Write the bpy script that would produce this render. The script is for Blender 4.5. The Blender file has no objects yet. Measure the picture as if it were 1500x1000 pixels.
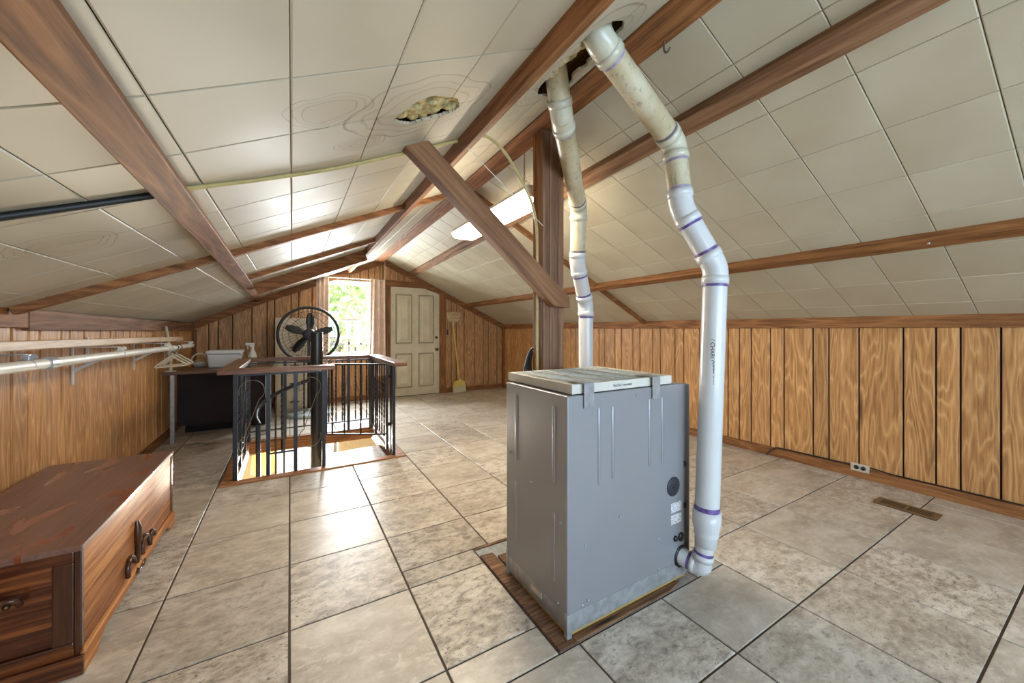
import bpy, bmesh, math, random
from mathutils import Vector, Matrix
random.seed(7)
sc = bpy.context.scene
COL = sc.collection
V = Vector
# ------------------------------------------------------------------ camera
cd = bpy.data.cameras.new('camera'); cam = bpy.data.objects.new('camera', cd); COL.objects.link(cam)
YAW = math.atan(325/550)
cam.location = (0, 0, 1.25); cam.rotation_euler = (math.pi/2, 0, -YAW)
cd.sensor_width = 36; cd.lens = 36*550/1500; cd.shift_y = -18/1500; cd.clip_start = .02; cd.clip_end = 200
sc.camera = cam
# ------------------------------------------------------------------ world, sun, daylight, exposure
w = bpy.data.worlds.new('sky'); sc.world = w; w.use_nodes = True
bg = w.node_tree.nodes['Background']; bg.inputs[0].default_value = (.80, .90, 1, 1); bg.inputs[1].default_value = 3.6
sd = bpy.data.lights.new('sun', 'SUN'); sd.energy = 6; sd.color = (1, .93, .8); sd.angle = .01
sun = bpy.data.objects.new('sun', sd); COL.objects.link(sun); sun.rotation_euler = (math.radians(42), math.radians(24), 0)
def daylight(name, loc, rot, sx, sy, e, col):
    l = bpy.data.lights.new(name, 'AREA'); l.shape = 'RECTANGLE'; l.size = sx; l.size_y = sy; l.energy = e; l.color = col
    o = bpy.data.objects.new(name, l); COL.objects.link(o); o.location = loc; o.rotation_euler = rot
    return o
daylight('fill_window_daylight', (1.3, -2.62, 1.32), (math.radians(90), 0, 0), 3.4, 1.35, 104, (.48, .74, 1))  # cool fill through the unseen window added behind the camera
daylight('daylight_back_window', (.9, 7.40, 1.45), (math.radians(-90), 0, 0), .75, 1.2, 210, (.92, .97, 1))
daylight('daylight_lower_window', (.27, 7.45, -1.1), (math.radians(-90), 0, 0), .95, 1.3, 950, (1, .90, .72))
sc.view_settings.view_transform = 'Standard'; sc.view_settings.look = 'None'
sc.view_settings.exposure = 0.41; sc.view_settings.gamma = 1; sc.view_settings.use_curve_mapping = False
sc.cycles.max_bounces = 10; sc.cycles.diffuse_bounces = 7; sc.cycles.caustics_reflective = False; sc.cycles.caustics_refractive = False
sc.cycles.sample_clamp_indirect = 6

# ================================================================== materials
def lin(r, g, b):
    f = lambda c: (c/255)/12.92 if c/255 <= .04045 else ((c/255+.055)/1.055)**2.4
    return (f(r), f(g), f(b), 1)
class NT:
    def __init__(s, name):
        s.m = bpy.data.materials.new(name); s.m.use_nodes = True; s.t = s.m.node_tree
        s.b = s.t.nodes['Principled BSDF']; s.out = s.t.nodes['Material Output']
    def n(s, typ, props=None, **inp):
        nd = s.t.nodes.new(typ)
        for k, v in (props or {}).items(): setattr(nd, k, v)
        for k, v in inp.items():
            key = int(k[1:]) if k[0] == 'i' and k[1:].isdigit() else k.replace('_', ' ')
            s.set(nd.inputs[key], v)
        return nd
    def set(s, sock, v):
        if isinstance(v, bpy.types.NodeSocket): s.t.links.new(v, sock)
        elif isinstance(v, bpy.types.Node): s.t.links.new(v.outputs[0], sock)
        else: sock.default_value = v
    def math(s, op, a, b=None, c=None):
        nd = s.t.nodes.new('ShaderNodeMath'); nd.operation = op
        for i, v in enumerate((a, b, c)):
            if v is not None: s.set(nd.inputs[i], v)
        return nd.outputs[0]
    def ramp(s, fac, stops):
        nd = s.t.nodes.new('ShaderNodeValToRGB'); s.set(nd.inputs[0], fac)
        e = nd.color_ramp.elements
        while len(e) < len(stops): e.new(.5)
        for el, (p, c) in zip(e, stops): el.position = p; el.color = c if len(c) == 4 else (*c, 1)
        return nd.outputs[0]
    def mix(s, f, a, b, mode='MIX'):
        nd = s.t.nodes.new('ShaderNodeMix'); nd.data_type = 'RGBA'; nd.blend_type = mode
        s.set(nd.inputs[0], f); s.set(nd.inputs[6], a); s.set(nd.inputs[7], b); return nd.outputs[2]
    def coords(s, scale, rnd=True, loc=(0, 0, 0), rot=(0, 0, 0)):
        tc = s.t.nodes.new('ShaderNodeTexCoord'); src = tc.outputs['Object']
        s.rand = None
        if rnd:
            oi = s.t.nodes.new('ShaderNodeObjectInfo'); s.rand = oi.outputs['Random']
            cx = s.n('ShaderNodeCombineXYZ', None, X=s.math('MULTIPLY', s.rand, 13.7), Y=s.math('MULTIPLY', s.rand, 37.1), Z=s.math('MULTIPLY', s.rand, 23.3))
            src = s.n('ShaderNodeVectorMath', {'operation': 'ADD'}, i0=src, i1=cx.outputs[0]).outputs[0]
        s.src = src
        return s.map(src, scale, loc, rot)
    def map(s, src, scale, loc=(0, 0, 0), rot=(0, 0, 0)):
        return s.n('ShaderNodeMapping', None, Vector=src, Scale=scale, Location=loc, Rotation=rot).outputs[0]
    def noise(s, vec, scale=1., detail=2., rough=.5, dist=0.):
        return s.n('ShaderNodeTexNoise', None, Vector=vec, Scale=scale, Detail=detail, Roughness=rough, Distortion=dist).outputs['Fac']
    def bump(s, h, strength=.2, dist=.01):
        s.set(s.b.inputs['Normal'], s.n('ShaderNodeBump', None, Height=h, Strength=strength, Distance=dist).outputs[0])
    def fin(s, col=None, rough=None, metal=None, spec=None, coat=None):
        for k, v in (('Base Color', col), ('Roughness', rough), ('Metallic', metal), ('Specular IOR Level', spec), ('Coat Weight', coat)):
            if v is not None: s.set(s.b.inputs[k], v)
        return s.m
def plain(name, rgb, rough=.5, metal=0., var=.06, scale=20., spec=.5, coat=None):
    t = NT(name); c = t.coords((1, 1, 1)); f = t.noise(c, scale, 3)
    base = lin(*rgb); d = tuple(x*(1-var*2) for x in base[:3])+(1,); l = tuple(min(1, x*(1+var)) for x in base[:3])+(1,)
    return t.fin(t.ramp(f, [(.3, d), (.7, l)]), rough, metal, spec, coat)
def wood(name, dark, mid, light, axis='Z', across=6., along=.55, rings=14., rough=.5, var=.25, fine=.45, spec=.4, coat=None):
    t = NT(name)
    s = [across]*3; s['XYZ'.index(axis)] = along
    c = t.coords(tuple(s)); f = [70.]*3; f['XYZ'.index(axis)] = 4.
    a = t.noise(c, 1., 2.5, .45, .25)
    r = t.math('PINGPONG', t.math('MULTIPLY', a, rings), 1.)
    r = t.math('POWER', r, 3.0)
    fb = t.noise(t.map(t.src, tuple(f)), 1., 4, .65)
    broad = t.noise(t.map(t.src, tuple(x*.35 for x in s)), 1., 2)
    g = t.math('ADD', t.math('MULTIPLY', t.math('SUBTRACT', r, .25), (1-fine)*.75), fb)
    col = t.ramp(g, [(.14, lin(*dark)), (.46, lin(*mid)), (.95, lin(*light))])
    val = t.math('ADD', t.math('MULTIPLY', t.rand, var), t.math('MULTIPLY', broad, .3))
    val = t.math('ADD', val, .85-var*.5)
    hs = t.n('ShaderNodeHueSaturation', None, Color=col, Value=val)
    # sparse dark knots
    vo = t.n('ShaderNodeTexVoronoi', None, Vector=t.map(t.src, tuple(x*.55 for x in s)), Scale=1., Randomness=1.)
    kn = t.ramp(vo.outputs['Distance'], [(.03, (1, 1, 1)), (.10, (0, 0, 0))])
    colk = t.mix(t.math('MULTIPLY', kn, .9), hs.outputs[0], lin(*[x*.45 for x in dark]))
    t.bump(g, .25, .003)
    return t.fin(colk, rough, 0., spec, coat)
M = {}
PD, PM, PL = (126, 84, 48), (186, 136, 84), (218, 172, 116)
M['panel'] = wood('panel_wood', PD, PM, PL, 'Z', 7., .9, 26, .5, .2)
M['panel_dull'] = wood('panel_wood_dull', (116, 82, 52), (172, 128, 84), (204, 162, 112), 'Z', 7., .9, 26, .55, .2)
for ax in 'XYZ':
    M['beam'+ax] = wood('stained_beam_'+ax, (74, 44, 24), (130, 86, 50), (160, 112, 70), ax, 9., .6, 14, .65, .2, spec=.25)
M['beamG'] = wood('weathered_beam', (80, 54, 38), (124, 90, 64), (154, 118, 88), 'Y', 9., .5, 9, .7, .2, spec=.25)
M['braceX'] = wood('weathered_brace', (72, 44, 26), (122, 82, 51), (150, 108, 72), 'X', 9., .5, 9, .6, .1)
M['postG'] = wood('weathered_post', (74, 48, 34), (116, 82, 58), (146, 110, 82), 'Z', 12., .6, 8, .6, .25)
M['rail'] = wood('handrail_wood', (70, 44, 30), (112, 76, 52), (146, 108, 80), 'X', 14., .8, 8, .4, .15)
M['kerb'] = wood('kerb_wood', (92, 54, 28), (150, 100, 60), (186, 138, 92), 'X', 14., .8, 8, .4, .15)
M['cedar_top'] = wood('cedar_top', (70, 36, 22), (110, 66, 46), (136, 92, 70), 'Y', 9., .4, 6, .3, .12, coat=.25)
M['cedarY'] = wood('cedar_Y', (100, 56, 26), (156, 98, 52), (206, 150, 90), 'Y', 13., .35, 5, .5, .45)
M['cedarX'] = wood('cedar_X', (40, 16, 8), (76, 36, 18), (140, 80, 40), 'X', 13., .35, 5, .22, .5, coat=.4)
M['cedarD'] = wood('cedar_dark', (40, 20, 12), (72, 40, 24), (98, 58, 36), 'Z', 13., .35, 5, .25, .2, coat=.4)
M['desk'] = wood('desk_top', (70, 46, 34), (104, 74, 56), (130, 98, 78), 'X', 12., .6, 6, .35, .1)
M['ply'] = wood('rough_plywood', (58, 38, 27), (106, 76, 53), (146, 112, 80), 'X', 16., 2., 12, .85, .35)
M['tan_rod'] = wood('tan_rod', (150, 124, 96), (186, 160, 128), (208, 186, 156), 'Y', 20., .8, 4, .5, .1)
# --- ceiling tile with water stains
def ceiling_mat(name, holes, yel):
    t = NT(name); t.coords((1, 1, 1), True)
    tc = t.t.nodes.new('ShaderNodeTexCoord').outputs['Object']
    f = t.noise(t.map(t.src, (1, 1, 1)), 2.2, 3)
    fine = t.noise(t.map(t.src, (1, 1, 1)), 260, 2)
    col = t.ramp(f, [(.3, lin(174+yel, 168, 148-yel)), (.7, lin(192, 186, 168-yel))])
    col = t.mix(t.math('MULTIPLY', t.rand, .12), col, lin(164, 154, 130))
    dn = t.noise(t.map(tc, (1, 1, 1)), 7.5, 2.5)
    d2 = t.n('ShaderNodeTexNoise', None, Vector=tc, Scale=4.).outputs['Color']
    for (cx, cy, cz, rx, ry) in holes:
        off = t.n('ShaderNodeVectorMath', {'operation': 'SUBTRACT'}, i0=tc, i1=(cx, cy, cz)).outputs[0]
        wob = t.n('ShaderNodeVectorMath', {'operation': 'MULTIPLY_ADD'}, i0=d2, i1=(.16, .16, .0), i2=(-.08, -.08, 0)).outputs[0]
        p = t.n('ShaderNodeVectorMath', {'operation': 'ADD'}, i0=off, i1=wob).outputs[0]
        p = t.n('ShaderNodeVectorMath', {'operation': 'MULTIPLY'}, i0=p, i1=(1/rx, 1/ry, 0)).outputs[0]
        ln = t.n('ShaderNodeVectorMath', {'operation': 'LENGTH'}, i0=p).outputs['Value']
        body = t.ramp(ln, [(.55, (1, 1, 1)), (1.0, (0, 0, 0))])
        ring = t.ramp(ln, [(0, (0, 0, 0)), (.58, (0, 0, 0)), (.61, (.8, .8, .8)), (.64, (0, 0, 0)), (.76, (0, 0, 0)), (.79, (.6,)*3), (.82, (0, 0, 0)), (.945, (0, 0, 0)), (.98, (1,)*3), (1., (0, 0, 0))])
        col = t.mix(t.math('MULTIPLY', body, .22), col, lin(150, 128, 92))
        col = t.mix(t.math('MULTIPLY', ring, t.math('MULTIPLY', dn, .95)), col, lin(104, 84, 56))
    t.bump(fine, .05, .002)
    return t.fin(col, t.ramp(f, [(.3, (.48,)*3), (.7, (.62,)*3)]), 0, .35)
H1 = (.47, 1.43); H2 = (1.05, 1.26)
M['ceilL'] = ceiling_mat('ceiling_tile_left', [(.43, 1.40, 2.09, .26, .21), (.10, 1.30, 1.9, .12, .10), (.26, 1.62, 2., .09, .07), (-.72, 2.05, 1.55, .13, .16), (1.02, 1.24, 2.4, .16, .36), (.9, 1.62, 2.3, .1, .12)], 0)
M['ceilR'] = ceiling_mat('ceiling_tile_right', [(1.75, 2.5, 2.35, .16, .2)], 4)
# --- floor tile
def floor_mat():
    t = NT('travertine_tile'); c = t.coords((3., 5., 1), True, rot=(0, 0, .35))
    a = t.noise(c, 1., 5, .6, .6); b = t.noise(t.map(t.src, (16, 26, 1), (0, 0, 0), (0, 0, .35)), 1., 6, .72, .4)
    s = t.noise(t.map(t.src, (40, 62, 1), (0, 0, 0), (0, 0, .35)), 1., 5, .75, .3)
    col = t.ramp(a, [(.3, lin(164, 153, 140)), (.5, lin(192, 182, 168)), (.72, lin(216, 209, 199))])
    sel = t.ramp(t.math('FRACT', t.math('MULTIPLY', t.rand, 7.3)), [(.3, (.18,)*3), (.8, (1, 1, 1))])
    col = t.mix(t.math('MULTIPLY', t.ramp(b, [(.36, (1, 1, 1)), (.52, (0, 0, 0))]), t.math('MULTIPLY', sel, .75)), col, lin(116, 104, 93))
    col = t.mix(t.math('MULTIPLY', t.ramp(b, [(.53, (0, 0, 0)), (.64, (1, 1, 1))]), .6), col, lin(218, 210, 198))
    col = t.mix(t.math('MULTIPLY', t.ramp(s, [(.34, (1, 1, 1)), (.43, (0, 0, 0))]), t.math('MULTIPLY', sel, .85)), col, lin(86, 75, 65))
    hs = t.n('ShaderNodeHueSaturation', None, Color=col, Value=t.math('ADD', t.math('MULTIPLY', t.rand, .2), .88))
    t.bump(t.math('ADD', b, s), .12, .002)
    return t.fin(hs.outputs[0], t.ramp(a, [(.3, (.42,)*3), (.7, (.28,)*3)]), 0, .45)
M['tile'] = floor_mat()
M['grout'] = plain('grout', (84, 72, 62), .9)
M['plaster'] = plain('plain_cream', (196, 186, 164), .6)
M['deck'] = wood('roof_deck', (52, 28, 16), (86, 50, 28), (110, 68, 40), 'Y', 9., .5, 9, .8)
M['groove'] = plain('groove_black', (30, 20, 14), .8)
# furnace
def furnace_mat():
    t = NT('furnace_grey_paint'); c = t.coords((1, 1, 1), False); f = t.noise(c, 60, 3); g = t.noise(t.map(t.src, (3, 3, 2)), 1., 3)
    return t.fin(t.ramp(g, [(.2, lin(140, 142, 147)), (.8, lin(148, 150, 155))]), t.ramp(f, [(.3, (.30,)*3), (.7, (.36,)*3)]), .2, .6)
M['furnace'] = furnace_mat()
M['galv'] = plain('galvanised_steel', (172, 176, 180), .32, .45, .12, 30)
M['pvc'] = plain('white_pvc', (206, 209, 211), .25, 0, .02, 8, .5)
def pvc_old():
    t = NT('yellowed_pvc'); c = t.coords((1, 1, 1)); f = t.noise(c, 5, 4); d = t.noise(t.map(t.src, (40, 40, 9)), 1., 5, .7)
    col = t.ramp(f, [(.3, lin(178, 165, 128)), (.7, lin(206, 199, 174))])
    col = t.mix(t.ramp(d, [(.30, (.75,)*3), (.46, (0, 0, 0))]), col, lin(126, 118, 96))
    return t.fin(col, .35, 0, .5)
M['pvc_old'] = pvc_old()
M['pvc_fit'] = plain('aged_pvc_fitting', (200, 198, 178), .25, 0, .05, 9)
M['purple'] = plain('purple_primer', (112, 92, 158), .4, 0, .3, 40)
M['purple_faint'] = plain('faded_primer', (158, 150, 172), .45, 0, .2, 40)
M['grime'] = plain('grey_primer', (110, 104, 112), .5, 0, .3, 40)
M['black'] = plain('black_plastic', (26, 26, 28), .4)
M['rubber'] = plain('dark_rubber', (44, 46, 54), .55)
M['iron'] = plain('dark_wrought_iron', (48, 50, 56), .4, .5, .15, 30)
M['wire'] = plain('dull_wire', (120, 110, 96), .45, .6)
M['steelpole'] = plain('dark_painted_pole', (52, 52, 50), .3, .5)
M['white'] = plain('white_paint', (206, 204, 196), .45, 0, .03)
M['cream'] = plain('cream_paint', (196, 188, 166), .45, 0, .03)
M['door'] = plain('faded_green_cream_paint', (204, 194, 166), .5, 0, .07, 5)
M['door_trim'] = plain('soiled_shaded_moulding', (158, 146, 116), .55, 0, .1, 6)  # groove dirt plus shade painted in where flat light leaves mouldings faint
M['brass'] = plain('aged_brass', (96, 82, 58), .35, .9)
M['curtain'] = plain('taupe_fabric', (226, 202, 184), .85, 0, .08, 12)
M['insul'] = plain('mineral_wool', (196, 180, 128), .95, 0, .3, 28)
M['romex'] = plain('yellowed_cable_sheath', (178, 162, 106), .5)
M['blackcable'] = plain('black_cable', (24, 24, 24), .5)
M['yellow'] = plain('yellow_plastic', (210, 186, 92), .45, 0, .04)
M['straw'] = plain('straw', (198, 168, 126), .8, 0, .25, 60)
M['bristle'] = plain('pale_bristle', (196, 186, 156), .8, 0, .12, 50)
M['dark_panel'] = plain('black_laminate', (36, 26, 24), .6, spec=.2)
M['cooler'] = plain('white_plastic_box', (204, 208, 208), .4, 0, .02)
M['wall_unit'] = plain('pale_cabinet_paint', (204, 190, 164), .45, 0, .03)
M['fanbase'] = plain('pale_enamel', (176, 190, 192), .3)
M['pleat'] = plain('grey_white_filter_paper', (216, 215, 208), .8, 0, .1, 40)
M['foam'] = plain('yellow_foam', (180, 150, 78), .9)
M['outlet'] = plain('ivory_plate', (196, 188, 172), .4)
M['reg'] = plain('bronze_register', (128, 104, 74), .4, .4)
M['bluetarp'] = plain('blue_grey_cover', (84, 104, 132), .6)
M['deckwood'] = plain('weathered_deck_wood', (176, 168, 152), .8, 0, .1)
M['bark'] = plain('bark', (98, 84, 66), .9)
def leafmat(name, a, b):
    t = NT(name); t.coords((1, 1, 1)); f = t.noise(t.map(t.src, (1, 1, 1)), 2.5, 2)
    t.set(t.b.inputs['Subsurface Weight'], 0.)
    return t.fin(t.ramp(f, [(.3, lin(*a)), (.7, lin(*b))]), .5)
M['leafA'] = leafmat('leaf_green', (96, 128, 60), (168, 194, 112)); M['leafB'] = leafmat('leaf_pale', (128, 158, 92), (206, 220, 160))
M['grass'] = plain('overexposed_lawn', (226, 222, 204), .9, 0, .1, 4)  # lawn coloured near white, overexposure painted into the ground
def emis(name, rgb, strength):
    t = NT(name); t.fin(lin(*rgb), .5); t.set(t.b.inputs['Emission Color'], lin(*rgb)); t.set(t.b.inputs['Emission Strength'], strength); return t.m
M['diffuser'] = emis('lit_diffuser', (255, 238, 210), 36)
def shademat():
    t = NT('pleated_lamp_shade'); d = t.t.nodes.new('ShaderNodeBsdfDiffuse'); tr = t.t.nodes.new('ShaderNodeBsdfTranslucent'); mx = t.t.nodes.new('ShaderNodeMixShader')
    d.inputs[0].default_value = lin(236, 214, 168); tr.inputs[0].default_value = lin(250, 232, 188); mx.inputs[0].default_value = .6
    t.t.links.new(d.outputs[0], mx.inputs[1]); t.t.links.new(tr.outputs[0], mx.inputs[2]); t.t.links.new(mx.outputs[0], t.out.inputs[0]); return t.m
M['shade'] = shademat()
def glassmat():
    t = NT('window_glass'); tr = t.t.nodes.new('ShaderNodeBsdfTransparent'); gl = t.t.nodes.new('ShaderNodeBsdfGlossy'); gl.inputs['Roughness'].default_value = .02
    mx = t.t.nodes.new('ShaderNodeMixShader'); mx.inputs[0].default_value = .06
    t.t.links.new(tr.outputs[0], mx.inputs[1]); t.t.links.new(gl.outputs[0], mx.inputs[2]); t.t.links.new(mx.outputs[0], t.out.inputs[0]); return t.m
M['glass'] = glassmat()
def chest_top():
    t = NT('worn_cedar_lid'); c = t.coords((9., .5, 9.), False)
    a = t.noise(c, 1., 2.5, .45, .3); fb = t.noise(t.map(t.src, (90, 3, 90)), 1., 3)
    g = t.math('ADD', t.math('MULTIPLY', a, .6), t.math('MULTIPLY', fb, .4))
    col = t.ramp(g, [(.3, lin(88, 58, 46)), (.5, lin(116, 82, 68)), (.7, lin(136, 104, 90))])
    p = t.noise(t.map(t.src, (11, 4.2, 1)), 1., 2.5, .5, .6)
    msk = t.ramp(p, [(.575, (0, 0, 0)), (.60, (1, 1, 1))])
    col = t.mix(t.math('MULTIPLY', msk, .85), col, lin(128, 60, 26))
    rg = t.ramp(msk, [(0, (.42,)*3), (1, (.18,)*3)])
    return t.fin(col, rg, 0, .5, .15)
M['lid'] = chest_top()
def sticker():
    t = NT('printed_sticker'); c = t.coords((1, 1, 1), False)
    f = t.noise(t.map(t.src, (160, 1, 300)), 1., 2)
    return t.fin(t.ramp(f, [(.40, lin(120, 120, 126)), (.52, lin(226, 226, 228))]), .5)
M['sticker'] = sticker()

# ================================================================== mesh helpers
class MB:
    def __init__(s): s.v = []; s.f = []; s.sm = []
    def add(s, vs, fs, sm=False):
        o = len(s.v); s.v += [tuple(v) for v in vs]; s.f += [tuple(i+o for i in f) for f in fs]; s.sm += [sm]*len(fs); return s
    def hexa(s, p):   # 0-3 bottom loop, 4-7 top loop
        return s.add(p, [(3, 2, 1, 0), (4, 5, 6, 7), (0, 1, 5, 4), (1, 2, 6, 5), (2, 3, 7, 6), (3, 0, 4, 7)])
    def box(s, x0, x1, y0, y1, z0, z1):
        return s.hexa([(x0, y0, z0), (x1, y0, z0), (x1, y1, z0), (x0, y1, z0), (x0, y0, z1), (x1, y0, z1), (x1, y1, z1), (x0, y1, z1)])
    def bar(s, a, b, w, h, up=(0, 0, 1)):   # rectangular bar from a to b; w across, h along up
        a, b, up = V(a), V(b), V(up); d = (b-a).normalized(); x = d.cross(up)
        x = x.normalized() if x.length > 1e-6 else V((1, 0, 0)); u = x.cross(d).normalized()
        q = [x*(-w/2)-u*(h/2), x*(w/2)-u*(h/2), x*(w/2)+u*(h/2), x*(-w/2)+u*(h/2)]
        return s.hexa([a+v for v in q]+[b+v for v in q])
    def tube(s, pts, r, n=10, cap=True, sm=True):
        pts = [V(p) for p in pts]; rs = r if isinstance(r, (list, tuple)) else [r]*len(pts); vs = []; pu = None
        for i, p in enumerate(pts):
            d = (pts[min(i+1, len(pts)-1)]-pts[max(i-1, 0)])
            d = d.normalized() if d.length > 1e-9 else V((0, 0, 1))
            if pu is None: pu = V((0, 0, 1)) if abs(d.z) < .9 else V((1, 0, 0))
            x = d.cross(pu).normalized(); pu = x.cross(d).normalized()
            for k in range(n):
                t = 2*math.pi*k/n; vs.append(p+(x*math.cos(t)+pu*math.sin(t))*rs[i])
        fs = []
        for i in range(len(pts)-1):
            for k in range(n):
                k2 = (k+1) % n; fs.append((i*n+k2, i*n+k, (i+1)*n+k, (i+1)*n+k2))
        s.add(vs, fs, sm)
        if cap:
            o = len(vs); s.add(vs[:n], [tuple(range(n))]); s.add(vs[-n:], [tuple(range(n-1, -1, -1))])
        return s
    def lathe(s, prof, c=(0, 0, 0), n=24, sm=True, mtx=None):  # prof [(r,z)]
        vs = []
        for r, z in prof:
            for k in range(n):
                t = 2*math.pi*k/n; p = V((r*math.cos(t), r*math.sin(t), z))
                if mtx: p = mtx @ p
                vs.append(p+V(c))
        fs = [(i*n+k, i*n+(k+1) % n, (i+1)*n+(k+1) % n, (i+1)*n+k) for i in range(len(prof)-1) for k in range(n)]
        return s.add(vs, fs, sm)
    def ball(s, c, r, n=8, sq=(1, 1, 1)):
        prof = [(max(1e-4, math.sin(math.pi*i/n))*r, -math.cos(math.pi*i/n)*r) for i in range(n+1)]
        return s.lathe(prof, c, n+4, True, Matrix.Diagonal(V(sq)))
    def prism(s, poly, ext):   # poly list of points, ext vector
        n = len(poly); e = V(ext); a = [V(p) for p in poly]; b = [p+e for p in a]
        return s.add(a+b, [tuple(range(n-1, -1, -1)), tuple(range(n, 2*n))]+[(i, (i+1) % n, n+(i+1) % n, n+i) for i in range(n)])
    def build(s, name, m, parent=None, bevel=0., fix=True):
        me = bpy.data.meshes.new(name); me.from_pydata(s.v, [], s.f); me.polygons.foreach_set('use_smooth', s.sm)
        if fix:
            bm = bmesh.new(); bm.from_mesh(me)
            bmesh.ops.recalc_face_normals(bm, faces=bm.faces); bm.to_mesh(me); bm.free()
        me.materials.append(M[m] if isinstance(m, str) else m)
        o = bpy.data.objects.new(name, me); COL.objects.link(o)
        if parent is not None: o.parent = parent; o.matrix_parent_inverse = parent.matrix_world.inverted() if False else Matrix.Translation(-parent.location)
        if bevel:
            b = o.modifiers.new('bevel', 'BEVEL'); b.width = bevel; b.segments = 2; b.limit_method = 'ANGLE'; b.angle_limit = math.radians(40)
        return o
def tag(o, label, cat, group=None):
    o['label'] = label; o['category'] = cat
    if group: o['group'] = group
    return o
def thing(name, label, cat, loc=(0, 0, 0), group=None):
    o = bpy.data.objects.new(name, None); COL.objects.link(o); o.location = loc; o.empty_display_size = .1
    return tag(o, label, cat, group)
def struct(o, label=None):
    o['kind'] = 'structure'
    if label: o['label'] = label
    return o
def smoothpath(pts, r, seg=6):
    pts = [V(p) for p in pts]; out = [pts[0]]
    for i in range(1, len(pts)-1):
        a, b, c = pts[i-1], pts[i], pts[i+1]; d1 = (a-b); d2 = (c-b)
        rr = min(r, d1.length*.49, d2.length*.49); p0 = b+d1.normalized()*rr; p2 = b+d2.normalized()*rr
        for k in range(seg+1):
            t = k/seg; out.append(p0*(1-t)**2+b*2*t*(1-t)+p2*t*t)
    out.append(pts[-1]); return out
def plate(mb, c4, n, th, ch, gap):
    """bevelled plate: c4 corners of its cell, n normal towards the room, face lies on the cell plane"""
    c4 = [V(c) for c in c4]; n = V(n).normalized(); cen = sum(c4, V((0, 0, 0)))/4
    def inset(d):
        out = []
        for i in range(4):
            p, a, b = c4[i], c4[i-1], c4[(i+1) % 4]; e1 = (a-p).normalized(); e2 = (b-p).normalized(); out.append(p+(e1+e2)*d)
        return out
    back = [p-n*th for p in inset(gap)]; low = [p-n*ch for p in inset(gap)]; top = inset(gap+ch*1.2)
    return mb.add(back+low+top, [(0, 1, 5, 4), (1, 2, 6, 5), (2, 3, 7, 6), (3, 0, 4, 7), (4, 5, 9, 8), (5, 6, 10, 9), (6, 7, 11, 10), (7, 4, 8, 11), (8, 9, 10, 11), (3, 2, 1, 0)])

# ================================================================== the room
YN, YB = -2.4, 7.05          # ends of the room
XL = -1.22
def XR(y): return 4.17-.03*y
def RX(y): return 1.335+.0165*y
def KX(y): return -.29-.0128*y
ZR, ZE = 2.53, 1.345
def KZ(y): return 1.733+.003*y
def zc(x, y):
    if x <= KX(y): return ZE+(KZ(y)-ZE)*(x-XL)/(KX(y)-XL)
    if x <= RX(y): return KZ(y)+(ZR-KZ(y))*(x-KX(y))/(RX(y)-KX(y))
    return ZR-(ZR-ZE)*(x-RX(y))/(XR(y)-RX(y))
def cp(x, y, off=0): return V((x, y, zc(x, y)-off))
NL = V((.43, 0, -1)).normalized(); NR = V((-.42, 0, -1)).normalized()
# stair opening and furnace cut-out
SX0, SX1, SY0, SY1 = -.485, .985, 3.715, 5.09
FX0, FX1, FY0, FY1 = .895, 1.77, 1.152, 1.953
KW = .085

# floor: grout bed with the two cut-outs, tiles are children
def rect_minus(r, cuts):
    rs = [r]
    for c in cuts:
        nx = []
        for a in rs:
            x0, x1, y0, y1 = max(a[0], c[0]), min(a[1], c[1]), max(a[2], c[2]), min(a[3], c[3])
            if x0 >= x1 or y0 >= y1: nx.append(a); continue
            if a[2] < y0: nx.append((a[0], a[1], a[2], y0))
            if y1 < a[3]: nx.append((a[0], a[1], y1, a[3]))
            if a[0] < x0: nx.append((a[0], x0, y0, y1))
            if x1 < a[1]: nx.append((x1, a[1], y0, y1))
        rs = nx
    return [a for a in rs if a[1]-a[0] > .012 and a[3]-a[2] > .012]
mb = MB()
for a in rect_minus((XL-.1, 4.35, YN-.1, YB+.1), [(SX0+KW, SX1-KW, SY0+KW, SY1-KW)]): mb.box(a[0], a[1], a[2], a[3], -.11, -.005)
floor = struct(mb.build('floor', 'grout'), 'beige stone-look tile floor of the attic room')
cuts = [(SX0, SX1, SY0, SY1), (FX0, FX1, FY0, FY1)]
tmesh = None
for i in range(-3, 9):
    for j in range(-2, 14):
        x0, y0 = -.003+.497*i, .305+.502*j
        r = (max(x0, XL), min(x0+.497, XR(y0)), y0, min(y0+.502, YB))
        if r[1]-r[0] < .03 or r[3]-r[2] < .03: continue
        rs = rect_minus(r, cuts)
        if not rs: continue
        full = len(rs) == 1 and abs(rs[0][1]-rs[0][0]-.497) < 1e-6 and abs(rs[0][3]-rs[0][2]-.502) < 1e-6
        if full and tmesh:
            o = bpy.data.objects.new('tile', tmesh); COL.objects.link(o)
        else:
            mb = MB()
            for a in rs:
                plate(mb, [(a[0]-x0, a[2]-y0, 0), (a[1]-x0, a[2]-y0, 0), (a[1]-x0, a[3]-y0, 0), (a[0]-x0, a[3]-y0, 0)], (0, 0, 1), .0048, .0015, .0044)
            o = mb.build('tile', 'tile')
            if full: tmesh = o.data
        o.parent = floor; o.location = (x0, y0, 0)
mb = MB(); mb.box(XL, XR(-.7), YN, .305-.502*2, -.0045, 0); o = mb.build('floor_area', 'tile', floor)

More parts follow.
